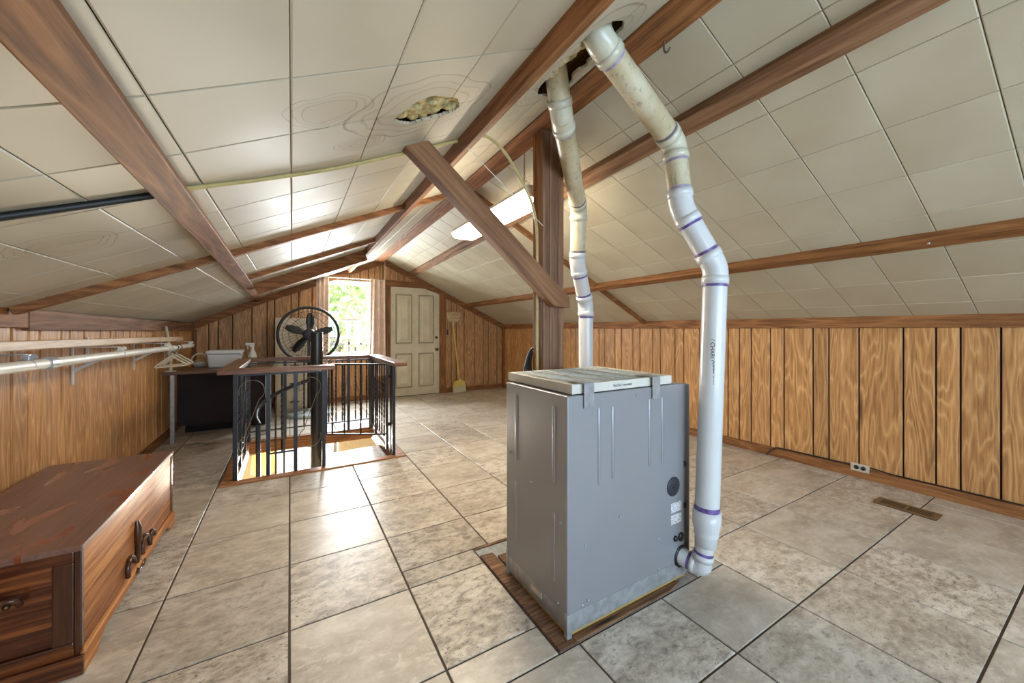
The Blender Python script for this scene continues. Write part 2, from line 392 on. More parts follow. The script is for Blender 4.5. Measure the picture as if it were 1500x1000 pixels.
# roof deck over the tiles
mb = MB()
for xs in (0, 1):
    pts = []
    for y in (YN-.3, YB+.3):
        if xs == 0: pts += [(XL-.35, y, ZE-.02), (RX(y), y, ZR+.17)]
        else: pts += [(RX(y), y, ZR+.17), (XR(y)+.4, y, ZE-.02)]
    a, b, c, d = [V(p) for p in pts]; up = V((0, 0, .05))
    mb.hexa([a, b, d, c, a+up, b+up, d+up, c+up])
ceil0 = struct(mb.build('ceiling', 'deck'), 'dark wooden roof deck above the tiled ceiling')
# insulated ceiling tiles
def inhole(x, y):
    dx, dy = x-H1[0], y-H1[1]; a = math.atan2(dy, dx)
    if (dx/(.125+.012*math.sin(5*a)))**2+(dy/(.098+.014*math.sin(3*a+1)))**2 < 1: return True
    if ((x-1.03)/.086)**2+((y-1.065)/.082)**2 < 1 or ((x-1.098)/.076)**2+((y-1.435)/.078)**2 < 1: return True   # where the two pipes pass
    dx, dy = x-H2[0], y-H2[1]; a = math.atan2(dy, dx)
    return (dx/(.085+.012*math.sin(7*a)))**2+(dy/(.235+.012*math.sin(5*a)))**2 < 1
def ceiling_side(nm, xs_fn, ncol, y0, pitch, nrow, m, nrm, label):
    root = MB()
    for k in range(2): # eave and far closure strips that hide the tile ends
        y = YN if k == 0 else YB
    fr = [xs_fn(0, YN), xs_fn(ncol, YN)]
    yy = y0
    a, b, c, d = cp(fr[0], YN), cp(fr[1], YN), cp(xs_fn(ncol, yy), yy), cp(xs_fn(0, yy), yy); up = V((0, 0, .02))
    root.hexa([a, b, c, d, a+up, b+up, c+up, d+up])
    r = struct(root.build(nm, 'plaster'), label)
    for i in range(ncol):
        for j in range(nrow):
            ya, yb = y0+pitch*j, min(y0+pitch*(j+1), YB)
            if yb-ya < .02: continue
            P = [(xs_fn(i, ya), ya), (xs_fn(i+1, ya), ya), (xs_fn(i+1, yb), yb), (xs_fn(i, yb), yb)]
            cx, cy = sum(p[0] for p in P)/4, (ya+yb)/2
            near = nm == 'ceiling_left' and any(inhole(P[0][0]+(P[1][0]-P[0][0])*u/10, ya+(yb-ya)*v/10) for u in range(11) for v in range(11))
            mb = MB()
            if not near:
                plate(mb, [cp(*p) for p in P], nrm, .012, .003, .0012)
                mb.build('tile', m, r)
            else:
                g = 36; vs = []; ok = {}
                for u in range(g+1):
                    for v in range(g+1):
                        x = P[0][0]+.0015+(P[1][0]-P[0][0]-.003)*u/g; y = ya+.0015+(yb-ya-.003)*v/g; vs.append(cp(x, y))
                fs = []
                for u in range(g):
                    for v in range(g):
                        x = P[0][0]+(P[1][0]-P[0][0])*(u+.5)/g; y = ya+(yb-ya)*(v+.5)/g
                        if not inhole(x, y): fs.append((u*(g+1)+v, (u+1)*(g+1)+v, (u+1)*(g+1)+v+1, u*(g+1)+v+1))
                mb.add(vs, fs); o = mb.build('tile', m, r)
                bm = bmesh.new(); bm.from_mesh(o.data); bmesh.ops.delete(bm, geom=[v for v in bm.verts if not v.link_faces], context='VERTS')
                for v in bm.verts:
                    if v.is_boundary:
                        for _ in range(1):
                            nb = [e.other_vert(v).co for e in v.link_edges if e.is_boundary]
                            if len(nb) == 2 and abs((nb[0]-v.co).normalized().dot((nb[1]-v.co).normalized())) < .5 and len(v.link_faces) != 1: v.co = (nb[0]+nb[1]+v.co*2)/4
                bm.to_mesh(o.data); bm.free()
                so = o.modifiers.new('thick', 'SOLIDIFY'); so.thickness = .012; so.offset = 1 if sum((p.normal.z for p in o.data.polygons)) > 0 else -1
    return r
def xsl(i, y):
    # joint columns seen at y=.8, sliding a little with the ridge
    xs = [XL, -1.075, -.806, -.537, -.269, 0, .268, .535, .80, 1.065, None]
    return RX(y) if i == 10 else xs[i]+(.0 if i == 0 else .004*(y-.8))
def xsr(i, y):
    xs = [None, 1.657, 1.954, 2.275, 2.60, 2.927, 3.267, 3.607, 3.93, None]
    return RX(y) if i == 0 else XR(y) if i == 9 else xs[i]+(.016*(1-i/9)-.03*i/9)*(y-.8)
ceilingL = ceiling_side('ceiling_left', xsl, 10, 1.10-.318*6, .318, 26, 'ceilL', NL, 'stained cream ceiling tiles of the slope over the cedar chest')
ceilingR = ceiling_side('ceiling_right', xsr, 9, .597-.318*4, .318, 25, 'ceilR', NR, 'cream ceiling tiles of the slope over the white vent pipes')

# walls -------------------------------------------------------------
WID = [.117, .179, .118, .232, .116, .204, .265, .172, .119, .178, .14, .20]
def vplank(par, p0, p1, z0, za, zb, nrm, m, th=.014):
    a, b = V((*p0, z0)), V((*p1, z0)); c, d = V((*p1, zb)), V((*p0, za))
    mb = MB(); plate(mb, [a, b, c, d] if (b-a).cross(d-a).dot(V(nrm)) > 0 else [b, a, d, c], nrm, th, .006, .0055); return mb.build('plank', m, par)
# right wall
mb = MB(); mb.hexa([(XR(YN)+.015, YN, 0), (XR(YN)+.15, YN, 0), (XR(YB)+.15, YB, 0), (XR(YB)+.015, YB, 0), (XR(YN)+.015, YN, ZE+.02), (XR(YN)+.15, YN, ZE+.02), (XR(YB)+.15, YB, ZE+.02), (XR(YB)+.015, YB, ZE+.02)])
wr = struct(mb.build('wall_right', 'groove'), 'wood plank panelling behind the furnace')
y = 2.206; k = 0
while y > -.9:
    y2 = y-WID[k % 10]; vplank(wr, (XR(y), y), (XR(y2), y2), .0, ZE, ZE, (-1, 0, 0), 'panel'); y = y2; k += 1
mb = MB(); mb.hexa([(XR(YN), YN, 0), (XR(YN)+.015, YN, 0), (XR(y)+.015, y, 0), (XR(y), y, 0), (XR(YN), YN, ZE), (XR(YN)+.015, YN, ZE), (XR(y)+.015, y, ZE), (XR(y), y, ZE)]); mb.build('panel_sheet', 'panel', wr)
y = 2.206; k = 0
while y < YB-.01:
    y2 = min(y+WID[(k*3+2) % 12], YB); vplank(wr, (XR(y), y), (XR(y2), y2), 0, ZE, ZE, (-1, 0, 0), 'panel'); y = y2; k += 1
# left wall
mb = MB(); mb.box(XL-.15, XL-.015, YN, YB, 0, ZE+.02)
wl = struct(mb.build('wall_left', 'groove'), 'wood plank panelling behind the cedar chest')
LW = [.145, .106, .232, .109, .187, .258, .18, .114, .16, .142, .171]
y = 2.94; k = 0
while y < YB-.01:
    y2 = min(y+LW[k % 11], YB); vplank(wl, (XL, y), (XL, y2), 0, ZE, ZE, (1, 0, 0), 'panel'); y = y2; k += 1
y = 2.94; k = 0
while y > .9:
    y2 = y-LW[(k*4+1) % 11]; vplank(wl, (XL, y2), (XL, y), 0, ZE, ZE, (1, 0, 0), 'panel'); y = y2; k += 1
mb = MB(); mb.box(XL-.015, XL, YN, y, 0, ZE); mb.build('panel_sheet', 'panel', wl)
# back wall with a window hole and a door
WX0, WX1, WZ0, WZ1 = .47, 1.31, .78, 2.10
DX0, DX1, DZ = 1.575, 2.51, 2.03
mb = MB()
def gable(mb, x0, x1, zlo, y0, y1):
    n = max(1, int((x1-x0)/.3))
    for i in range(n):
        a, b = x0+(x1-x0)*i/n, x0+(x1-x0)*(i+1)/n
        cuts_ = sorted({a, b}|({RX(YB)} if a < RX(YB) < b else set()))
        for c, d in zip(cuts_, cuts_[1:]):
            za, zb = zc(c, YB)+.1, zc(d, YB)+.1
            mb.hexa([(c, y0, zlo), (d, y0, zlo), (d, y1, zlo), (c, y1, zlo), (c, y0, za), (d, y0, zb), (d, y1, zb), (c, y1, za)])
gable(mb, XL-.15, WX0, 0, YB+.015, YB+.15); gable(mb, WX1, XR(YB)+.15, 0, YB+.015, YB+.15); gable(mb, WX0, WX1, WZ1, YB+.015, YB+.15)
mb.box(WX0, WX1, YB+.015, YB+.15, 0, WZ0)
wb = struct(mb.build('wall_back', 'groove'), 'gable wall of wood planks around window and door')
bx = [XL, -1.036, -.926, -.752, -.509, -.313, -.213, .011, .119, .312, WX0, .60, .78, .89, 1.06, 1.20, WX1, 1.40, DX0, 1.72, 1.83, 2.05, 2.16, 2.38, DX1, 2.639, 2.765, 2.872, 3.043, 3.276, 3.473, 3.59, 3.795, XR(YB)]
for a, b in zip(bx, bx[1:]):
    if b-a < .01: continue
    split = [a, b] if not a < RX(YB) < b else [a, RX(YB), b]
    for c, d in zip(split, split[1:]):
        za, zb = zc(c, YB), zc(d, YB)
        if WX0 <= c < WX1-.001:
            vplank(wb, (c, YB), (d, YB), 0, WZ0, WZ0, (0, -1, 0), 'panel_dull'); vplank(wb, (c, YB), (d, YB), WZ1, za, zb, (0, -1, 0), 'panel_dull')
        elif DX0 <= c < DX1-.001:
            if min(za, zb) > DZ+.03: vplank(wb, (c, YB), (d, YB), DZ, za, zb, (0, -1, 0), 'panel_dull')
        else: vplank(wb, (c, YB), (d, YB), 0, za, zb, (0, -1, 0), 'panel_dull')
# front wall behind the camera; its wide unseen window is added for fill daylight
FWX0, FWX1, FWZ0, FWZ1 = -.4, 3.0, .62, 1.98
mb = MB()
def gable2(x0, x1, z0, lo=True):
    n = 6
    for i in range(n):
        a, b = x0+(x1-x0)*i/n, x0+(x1-x0)*(i+1)/n
        for c, d in ([(a, b)] if not a < RX(YN) < b else [(a, RX(YN)), (RX(YN), b)]):
            za, zb = zc(c, YN)+.1, zc(d, YN)+.1
            mb.hexa([(c, YN-.12, z0), (d, YN-.12, z0), (d, YN, z0), (c, YN, z0), (c, YN-.12, za), (d, YN-.12, zb), (d, YN, zb), (c, YN, za)])
def zq(x): return min(FWZ1, zc(x, YN)-.08)
gable2(XL-.15, FWX0, 0); gable2(FWX1, XR(YN)+.15, 0); mb.box(FWX0, FWX1, YN-.12, YN, 0, FWZ0)
for i in range(12):
    a, b = FWX0+(FWX1-FWX0)*i/12, FWX0+(FWX1-FWX0)*(i+1)/12
    mb.hexa([(a, YN-.12, zq(a)), (b, YN-.12, zq(b)), (b, YN, zq(b)), (a, YN, zq(a)), (a, YN-.12, zc(a, YN)+.1), (b, YN-.12, zc(b, YN)+.1), (b, YN, zc(b, YN)+.1), (a, YN, zc(a, YN)+.1)])
wf = struct(mb.build('wall_front', 'panel_dull'), 'plank gable wall with a wide added window')
mb = MB()
for x in (FWX0, .73, 1.87, FWX1-.05): mb.box(x, x+.05, YN-.1, YN-.02, FWZ0, zq(x)-.0)
mb.box(FWX0, FWX1, YN-.1, YN-.02, FWZ0, FWZ0+.05); struct(mb.build('fill_window', 'white'), 'unseen wide window added to the opposite gable wall for fill daylight')
# top bands, baseboards, gable trims
def beam_line(name, a, b, w, h, m, up=(0, 0, 1)):
    mb = MB(); mb.bar(a, b, w, h, up); return mb.build(name, m, None, .003)
struct(beam_line('trim_1', (XR(YN)-.012, YN, 1.312), (XR(YB)-.012, YB, 1.306), .03, .095, 'beamY'), 'wooden band along the top of the long wall behind the furnace')
struct(beam_line('trim_2', (XL+.012, YN, 1.308), (XL+.012, 3.02, 1.308), .028, .10, 'beamY'), 'near length of wooden band above the hanging rods')
struct(beam_line('trim_3', (XL+.014, 3.02, 1.300), (XL+.014, YB, 1.276), .032, .11, 'beamG'), 'far length of wooden band above the desk')
struct(beam_line('baseboard_right', (XR(YN)-.008, YN, .042), (XR(YB)-.008, YB, .042), .024, .085, 'beamY'), 'wooden baseboard under the wall outlet')
struct(beam_line('baseboard_left', (XL+.008, YN, .045), (XL+.008, YB, .045), .024, .09, 'beamY'), 'wooden baseboard behind the cedar chest')
struct(beam_line('baseboard_back', (XL, YB-.01, .045), (1.47, YB-.01, .045), .024, .09, 'beamX'), 'wooden baseboard under the gable window')
struct(beam_line('baseboard_back_corner', (2.64, YB-.01, .045), (XR(YB), YB-.01, .045), .024, .09, 'beamX'), 'wooden baseboard behind the yellow broom')
def gtrim(name, x0, x1, label, y=YB-.016, h=.105):
    mb = MB(); za, zb = zc(x0, YB)-.003, zc(x1, YB)-.003
    mb.hexa([(x0, y-.014, za-h), (x1, y-.014, zb-h), (x1, y+.014, zb-h), (x0, y+.014, za-h), (x0, y-.014, za), (x1, y-.014, zb), (x1, y+.014, zb), (x0, y+.014, za)])
    return struct(mb.build(name, 'beamX', None, .003), label)
gtrim('trim_4', XL+.03, KX(YB), 'lower sloping trim board over the desk'); gtrim('trim_5', KX(YB), RX(YB), 'sloping trim board above the gable window'); gtrim('trim_6', RX(YB), XR(YB)-.03, 'sloping trim board above the door')
mb = MB(); mb.box(XL, XL+.05, YB-.05, YB, 0, ZE-.1); struct(mb.build('trim_7', 'beamZ', None, .003), 'corner post trim beside the desk')
mb = MB(); mb.box(XR(YB)-.05, XR(YB), YB-.05, YB, 0, ZE-.06); struct(mb.build('trim_8', 'beamZ', None, .003), 'corner trim beside the yellow broom')

# beams ---------------------------------------------------------------
def cbeam(label, x_near, x_far, w, depth, m, y0=YN, y1=YB-.02, ext=.01):
    """beam following the ceiling slope lengthwise; x at y=.8 and y=7.05"""
    def X(y): return x_near+(x_far-x_near)*(y-.8)/6.25
    mb = MB(); pts = []
    for y in (y0, (y0+y1)/2, y1):
        x = X(y); n = NL if x < RX(y) else NR; c = cp(x, y); t = V((1, 0, -n.x/n.z)).normalized()
        pts.append([c-t*w/2-n*ext, c+t*w/2-n*ext, c+t*w/2+n*depth, c-t*w/2+n*depth])
    for a, b in zip(pts, pts[1:]): pass
    a, b = pts[0], pts[2]; mb.hexa(a+b)
    return tag(mb.build('ceiling_beam', m, None, .004), label, 'beam', 'long ceiling beams')
cbeam('wide knotty brown beam low on the ceiling slope over the hanging rods', -.335, -.42, .088, .05, 'beamY')
cbeam('narrow beam on the ceiling just beside the ridge, carrying the yellow cable', .760, .870, .052, .062, 'beamY')
cbeam('grey-brown beam on the slope behind the hanging light fixture', 1.775, 1.955, .10, .055, 'beamG')
cbeam('slim beam low on the ceiling slope above the plank wall with the outlet', 3.12, 3.10, .075, .06, 'beamY')
mb = MB(); mb.hexa([(1.184-.033, YN, 2.44), (1.343-.033, YN, 2.44), (1.44, YB-.02, 2.45), (1.29, YB-.02, 2.45), (1.184-.033, YN, 2.60), (1.343-.033, YN, 2.60), (1.44, YB-.02, 2.60), (1.29, YB-.02, 2.60)])
tag(mb.build('ridge_beam', 'beamY', None, .004), 'wide ridge beam at the peak resting on the boxed post', 'beam', 'long ceiling beams')
def batten(label, x0, x1, yfn, w=.05, depth=.04, m='beamX', name='ceiling_batten'):
    mb = MB(); n = NL if (x0+x1)/2 < RX(3) else NR
    a, b = cp(x0, yfn(x0)), cp(x1, yfn(x1)); q = [V((0, -w/2, 0))-n*.006, V((0, w/2, 0))-n*.006, V((0, w/2, 0))+n*depth, V((0, -w/2, 0))+n*depth]
    mb.hexa([a+v for v in q]+[b+v for v in q]); return tag(mb.build(name, m, None, .003), label, 'batten', 'cross battens on the ceiling')
Y1 = lambda x: 2.87+.1*(x+1.1)
batten('cross batten on the ceiling rising from the wall band above the hanging rods', XL+.03, -.40, Y1)
batten('cross batten between the wide knotty beam and narrow ridge-side beam, near the yellow cable', -.33, .78, Y1)
batten('short cross batten on the ceiling strip next to the ridge beam', .82, 1.24, Y1)
batten('cross batten between ridge beam and the grey-brown beam above the fixture', 1.375, 1.80, Y1)
batten('cross batten on the slope between grey-brown beam and slim low beam, behind the boxed post', 1.87, 3.08, Y1)
batten('short cross batten between slim low beam and top band of the plank wall', 3.145, XR(3.3)-.02, Y1)
batten('second cross batten on the ceiling toward the gable window', -.35, .80, lambda x: 4.29+.12*x)
batten('deep dark cross timber on the ceiling nearest the gable window', -.355, .812, lambda x: 5.05+.12*x, .06, .13, 'beamX', 'cross_timber')
# post and brace
post = thing('boxed_post', 'boxed wooden post of upright planks behind the furnace', 'post', (1.365, 1.87, 0))
px = [1.287, 1.335, 1.40, 1.445]
for a, b in zip(px, px[1:]):
    mb = MB(); mb.box(a+.001, b-.001, 1.82, 1.84, 0.002, 2.438); mb.build('plank', 'postG', post, .003)
mb = MB(); mb.box(1.290, 1.442, 1.84, 1.90, .002, 2.438); mb.build('core', 'beamZ', post)
mb = MB(); mb.box(1.287, 1.445, 1.90, 1.925, .002, 2.438); mb.build('back_plank', 'beamZ', post, .003)
mb = MB(); mb.box(1.4455, 1.456, 1.85, 1.925, 1.52, 2.438); mb.build('side_strip', 'beamZ', post, .002)
A_, B_ = V((.535, 1.7905, 2.118)), V((1.40, 1.7905, 1.40))
bd = (B_-A_).normalized(); L_ = (B_-A_).length; ang = math.atan2(-bd.z, bd.x)
mb = MB(); mb.prism([(-.053, -.03, -.058), (.002, -.03, .058), (L_+.006, -.03, .058), (L_+.05, -.03, .012), (L_-.045, -.03, -.058)], (0, .06, 0))
bo = mb.build('diagonal_brace', 'braceX', None, .004); bo.location = A_; bo.rotation_euler = (0, ang, 0)
tag(bo, 'diagonal brace plank running from the ceiling down to the boxed post', 'brace')
# ceiling holes: insulation and broken edges
def lumps(name, c, rx, ry, rz, n, m, seed, par=None):
    rnd = random.Random(seed); mb = MB()
    for i in range(n):
        a, r = rnd.random()*6.28, math.sqrt(rnd.random())
        p = V(c)+V((math.cos(a)*r*rx, math.sin(a)*r*ry, rnd.uniform(-.5, .6)*rz+math.cos(a)*r*rx*.45)); s = rnd.uniform(.014, .030)
        mb.ball(p, s, 6, (rnd.uniform(.7, 1.6), rnd.uniform(.7, 1.6), rnd.uniform(.6, 1.1)))
    o = mb.build(name, m, par, 0, False); return o
o = lumps('insulation', (H1[0]-.02, H1[1], zc(*H1)+.028), .12, .09, .014, 170, 'insul', 3); o['kind'] = 'stuff'
tag(o, 'yellowish insulation showing through the oval hole in the ceiling', 'insulation')
o = lumps('insulation', (H2[0]-.02, H2[1]+.01, zc(*H2)+.065), .035, .20, .02, 60, 'insul', 5); o['kind'] = 'stuff'
tag(o, 'torn insulation around the pipe holes beside the ridge beam', 'insulation')
o = lumps('insulation_fringe', (H2[0]-.076, H2[1]+.005, zc(*H2)-.002), .010, .115, .008, 22, 'insul', 9); o['kind'] = 'stuff'; tag(o, 'frayed insulation fringe along the torn pipe opening', 'insulation')

# ================================================================== furnace
fb = thing('plywood_base', 'rough plywood boards set in the floor under the furnace', 'board', (1.33, 1.55, 0))
mb = MB(); mb.box(FX0+.004, FX1-.004, FY0+.004, FY1-.004, -.0045, -.002); mb.build('underlay', 'galv', fb)
mb = MB(); mb.prism([(FX0+.003, FY0+.003, -.0015), (FX0+.003, FY1-.09, -.0015), (FX0+.075, FY1-.10, -.0015), (FX0+.085, FY0+.003, -.0015)], (0, 0, .0108)); mb.build('board', 'ply', fb, .002)
mb = MB(); mb.prism([(FX0+.087, FY0+.003, -.0015), (FX0+.087, 1.24, -.0015), (FX1-.16, 1.24, -.0015), (FX1-.12, FY0+.02, -.0015), (FX1-.2, FY0+.004, -.0015)], (0, 0, .0106)); mb.build('board', 'ply', fb, .002)
mb = MB(); mb.box(FX0+.003, FX0+.28, FY1-.02, FY1-.004, -.0015, .003); mb.build('board', 'ply', fb, .002)
mb = MB(); mb.box(FX0+.087, FX1-.1, 1.24, 1.815, -.0015, .009); mb.build('board', 'ply', fb, .001)
fz=0; fx0, fx1, fy0, fy1 = .953, 1.73, 1.178, 1.67
fur = thing('furnace', 'grey sheet-metal furnace cabinet standing on the tile floor', 'furnace', (1.34, 1.42, .009))
mb = MB(); mb.box(fx0, fx1-.035, fy0, fy1, .1, .98); mb.build('body', 'furnace', fur, .006)
mb = MB(); mb.box(fx1-.035, fx1, fy0+.012, fy1, .1, .975); mb.build('door_edge', 'furnace', fur, .008)
mb = MB(); mb.box(fx1-.004, fx1+.003, fy0-.004, fy0+.03, .1, .975); mb.build('flange', 'furnace', fur, .002)
mb = MB(); mb.box(fx0+.004, fx1-.004, fy0+.004, fy1-.004, .024, .101); mb.build('plinth', 'galv', fur, .003)
mb = MB(); mb.box(fx0-.003, fx0+.022, fy0-.003, fy0+.02, .0093, .106); mb.build('corner_bracket', 'galv', fur, .002)
mb = MB(); mb.box(fx0-.004, fx0+.01, fy1-.02, fy1-.004, .009, .13); mb.build('corner_bracket', 'galv', fur, .002)
mb = MB(); mb.box(fx0+.012, fx1-.015, fy0+.012, fy1-.012, .0092, .0245); mb.build('foam_strip', 'foam', fur)
mb = MB(); mb.box(fx0-.002, fx0+.004, 1.36, 1.44, .06, .085); mb.build('sticker', 'outlet', fur)
def rib(p0, p1, r, n):
    mb = MB(); p0, p1, n = V(p0), V(p1), V(n); mb.tube([p0-V((0, 0, r))*.9, p0, p1, p1+V((0, 0, r))*.9], [r*.35, r, r, r*.35], 10)
    vs = []
    for v in mb.v: vs.append(tuple(V(v)-n*((V(v)-p0).dot(n))*.6))
    mb.v = vs; return mb
for yy, z0, z1 in ((1.573, .615, .925), (1.269, .61, .92), (1.573, .20, .50), (1.269, .20, .475)):
    rib((fx0, yy, z0), (fx0, yy, z1), .009, (1, 0, 0)).build('embossed_rib', 'furnace', fur)
for xx, z0, z1 in ((1.125, .60, .91), (1.205, .61, .91), (1.44, .62, .92), (1.53, .62, .92)):
    rib((xx, fy0, z0), (xx, fy0, z1), .010, (0, 1, 0)).build('embossed_rib', 'furnace', fur)
def onf(x, y, z, r, m, name, face='y', h=.006):
    mb = MB(); rot = Matrix.Rotation(math.pi/2, 3, 'X') if face == 'y' else Matrix.Rotation(-math.pi/2, 3, 'Y')
    mb.lathe([(.0001, h), (r*.8, h), (r, h*.5), (r, 0)], (x, y, z), 20, True, rot); return mb.build(name, m, fur)
onf(1.61, fy0, .483, .047, 'rubber', 'knockout_plug'); onf(1.61, fy0-.004, .483, .010, 'black', 'plug_centre')
for x, z, r in ((1.706, .573, .014), (1.706, .364, .014), (1.625, .225, .014), (1.668, .222, .022)):
    onf(x, fy0+(.012 if x > 1.695 else 0), z, r, 'black', 'grommet', 'y', .01)
onf(1.672, fy0, .125, .054, 'black', 'pipe_collar', 'y', .006)
for x, z in ((1.045, .36), (1.245, .43), (1.50, .26), (1.06, .13), (1.5, .115), (1.64, .113), (1.35, .95), (1.03, .12)): onf(x, fy0, z, .006, 'galv', 'screw', 'y', .005)
for yy, z in ((1.44, .55), (1.22, .46), (1.64, .63), (1.62, .4), (1.24, .12)): onf(fx0, yy, z, .006, 'galv', 'screw', 'x', .005)
for z in (.355, .297):
    mb = MB(); mb.hexa([(1.592, fy0-.0015, z), (1.672, fy0-.0015, z+.0), (1.672, fy0+.001, z), (1.592, fy0+.001, z), (1.592, fy0-.0015, z+.046), (1.672, fy0-.0015, z+.046), (1.672, fy0+.001, z+.046), (1.592, fy0+.001, z+.046)]); mb.build('sticker', 'sticker', fur)
# filter on top
fl = thing('air_filter', 'white cardboard-framed pleated air filter lying on the furnace top', 'filter', (1.3, 1.45, .981))
X0, X1, Y0_, Y1_ = .985, 1.612, 1.188, 1.705
for a in ((X0, X1, Y0_, Y0_+.022), (X0, X1, Y1_-.022, Y1_), (X0, X0+.022, Y0_+.022, Y1_-.022), (X1-.022, X1, Y0_+.022, Y1_-.022)):
    mb = MB(); mb.box(a[0], a[1], a[2], a[3], .984, 1.024); mb.build('frame_side', 'white', fl, .002)
mb = MB(); n = 17
for i in range(n):
    a, b = Y0_+.022+(Y1_-Y0_-.044)*i/n, Y0_+.022+(Y1_-Y0_-.044)*(i+1)/n; m_ = (a+b)/2
    mb.prism([(X0+.022, a, 1.004), (X0+.022, m_, 1.020), (X0+.022, b, 1.004)], (X1-X0-.044, 0, 0))
mb.build('pleats', 'pleat', fl)
for i in range(5):
    x = X0+.05+(X1-X0-.1)*i/4
    for s_ in (-1, 1):
        mb = MB(); mb.bar((x-.045*s_, Y0_+.01, 1.0235), (x+.045*s_, Y1_-.01, 1.0235), .009, .002); mb.build('grid_strip', 'white', fl)
for x in (1.062, 1.478):
    c = tag(MB().box(x-.027, x+.027, fy0-.008, Y0_+.085, 1.0248, 1.0278).box(x-.027, x+.027, fy0-.008, fy0-.0062, .925, 1.0248).build('metal_clip', 'galv', None, .001), 'bent galvanised clip holding the filter frame %s' % ('nearest the wood base corner' if x < 1.2 else 'nearest the drain pipe side'), 'clip', 'filter clips')
def text_mesh(name, body, size, m, parent, mw):
    c = bpy.data.curves.new(name, 'FONT'); c.body = body; c.size = size; c.extrude = .0002
    t = bpy.data.objects.new(name, c); COL.objects.link(t)
    dg = bpy.context.evaluated_depsgraph_get(); me = bpy.data.meshes.new_from_object(t.evaluated_get(dg)); bpy.data.objects.remove(t)
    me.materials.clear(); me.materials.append(M[m]); o = bpy.data.objects.new(name, me); COL.objects.link(o); o.parent = parent; o.matrix_local = mw; return o
mt = Matrix.Rotation(math.pi/2, 4, 'X'); mt.translation = V((1.213-1.3, Y0_-.0008-1.45, .998-.981)); text_mesh('printed_text', '16x25x1 nominal', .017, 'rubber', fl, mt)
# ================================================================== vent pipes
def pipe(label, pts, rads, mats, bands, grp):
    root = thing('vent_pipe', label, 'pipe', pts[0], grp); pts = [V(p) for p in pts]
    for i in range(len(pts)-1):
        a, b = pts[i], pts[i+1]; mb = MB(); mb.tube([a, b], rads[i], 28); mb.build('pipe_length', mats[i], root)
    for i in range(1, len(pts)-1):
        if bands[i-1] is None: continue
        r = rads[i]; L = r*1.55
        p, a, c = pts[i], pts[i-1], pts[i+1]; d1, d2 = (a-p), (c-p); l1, l2 = min(L, d1.length*.46), min(L, d2.length*.46)
        d1.normalize(); d2.normalize(); mb = MB()
        mb.tube(smoothpath([p+d1*l1, p, p+d2*l2], min(l1, l2)*.8, 10), r*1.05, 28, False)
        for d_, l_ in ((d1, l1), (d2, l2)): mb.tube([p+d_*(l_*.55), p+d_*(l_*.56), p+d_*(l_), p+d_*(l_+.0005)], [r*1.0, r*1.11, r*1.12, r], 28, False)
        mb.build('elbow', bands[i-1][0], root)
        for k_, (d_, l_) in enumerate(((d1, l1), (d2, l2))):
            bm_ = bands[i-1][1+k_]
            if bm_: mb = MB(); mb.tube([p+d_*l_, p+d_*(l_+.014)], r*1.012, 28, False); mb.build('primer_band', bm_, root)
    return root
R = .054
P1 = [(1.672, 1.186, .125), (1.696, 1.085, .112), (1.714, 1.074, .27), (1.775, 1.065, 1.55), (1.640, 1.155, 1.84), (1.612, 1.174, 2.155), (1.035, 1.085, 2.375), (.985, 1.08, 2.47)]
p1 = pipe('white plastic vent pipe with purple joints rising from the furnace front corner', P1, [.042, .042, R, R, R, R, R], ['pvc', 'pvc', 'pvc', 'pvc', 'pvc_old', 'pvc_old', 'pvc_old'],
     [('pvc', 'purple', 'purple'), None, ('pvc', 'purple', 'purple'), ('pvc', 'purple', 'purple_faint'), ('pvc_fit', 'purple_faint', 'grime'), ('pvc_fit', 'purple_faint', None)], 'plastic vent pipes')
a, b = V(P1[2]), V(P1[3]); dd = (b-a).normalized()
mb = MB(); mb.tube([a-dd*.055, a-dd*.05, a+dd*.0, a+dd*.05, a+dd*.115, a+dd*.116], [.0425, .049, .050, R*1.14, R*1.15, R], 28, False); mb.build('reducer', 'pvc', p1)
mb = MB(); mb.tube([a+dd*.113, a+dd*.138], R*1.025, 28, False); mb.build('primer_band', 'purple', p1)
a = a-dd*.165
# print runs down the pipe on the side turned to the stairs
qa = a+dd*1.10; nrm = V((-.93, -.37, 0)).normalized(); xd = -dd; yd = nrm.cross(xd).normalized()
mt = Matrix((xd, yd, nrm)).transposed().to_4x4(); mt.translation = qa+nrm*(R+.0015)-V(P1[0]); text_mesh('pipe_print', '/ CHARLOTTE PIPE', .026, 'rubber', p1, mt)
P2 = [(1.935, 2.167, .02), (1.932, 2.168, 1.43), (1.792, 2.10, 1.72), (1.728, 2.012, 2.09), (1.172, 1.492, 2.31), (1.06, 1.40, 2.47)]
p2 = pipe('yellowed vent pipe bending beside the boxed post behind the furnace', P2, [R]*5, ['pvc', 'pvc', 'pvc_old', 'pvc_old', 'pvc_old'],
     [('pvc', 'purple', 'purple'), ('pvc', 'purple', 'grime'), ('pvc_fit', None, 'grime'), ('pvc_fit', 'purple_faint', None)], 'plastic vent pipes')

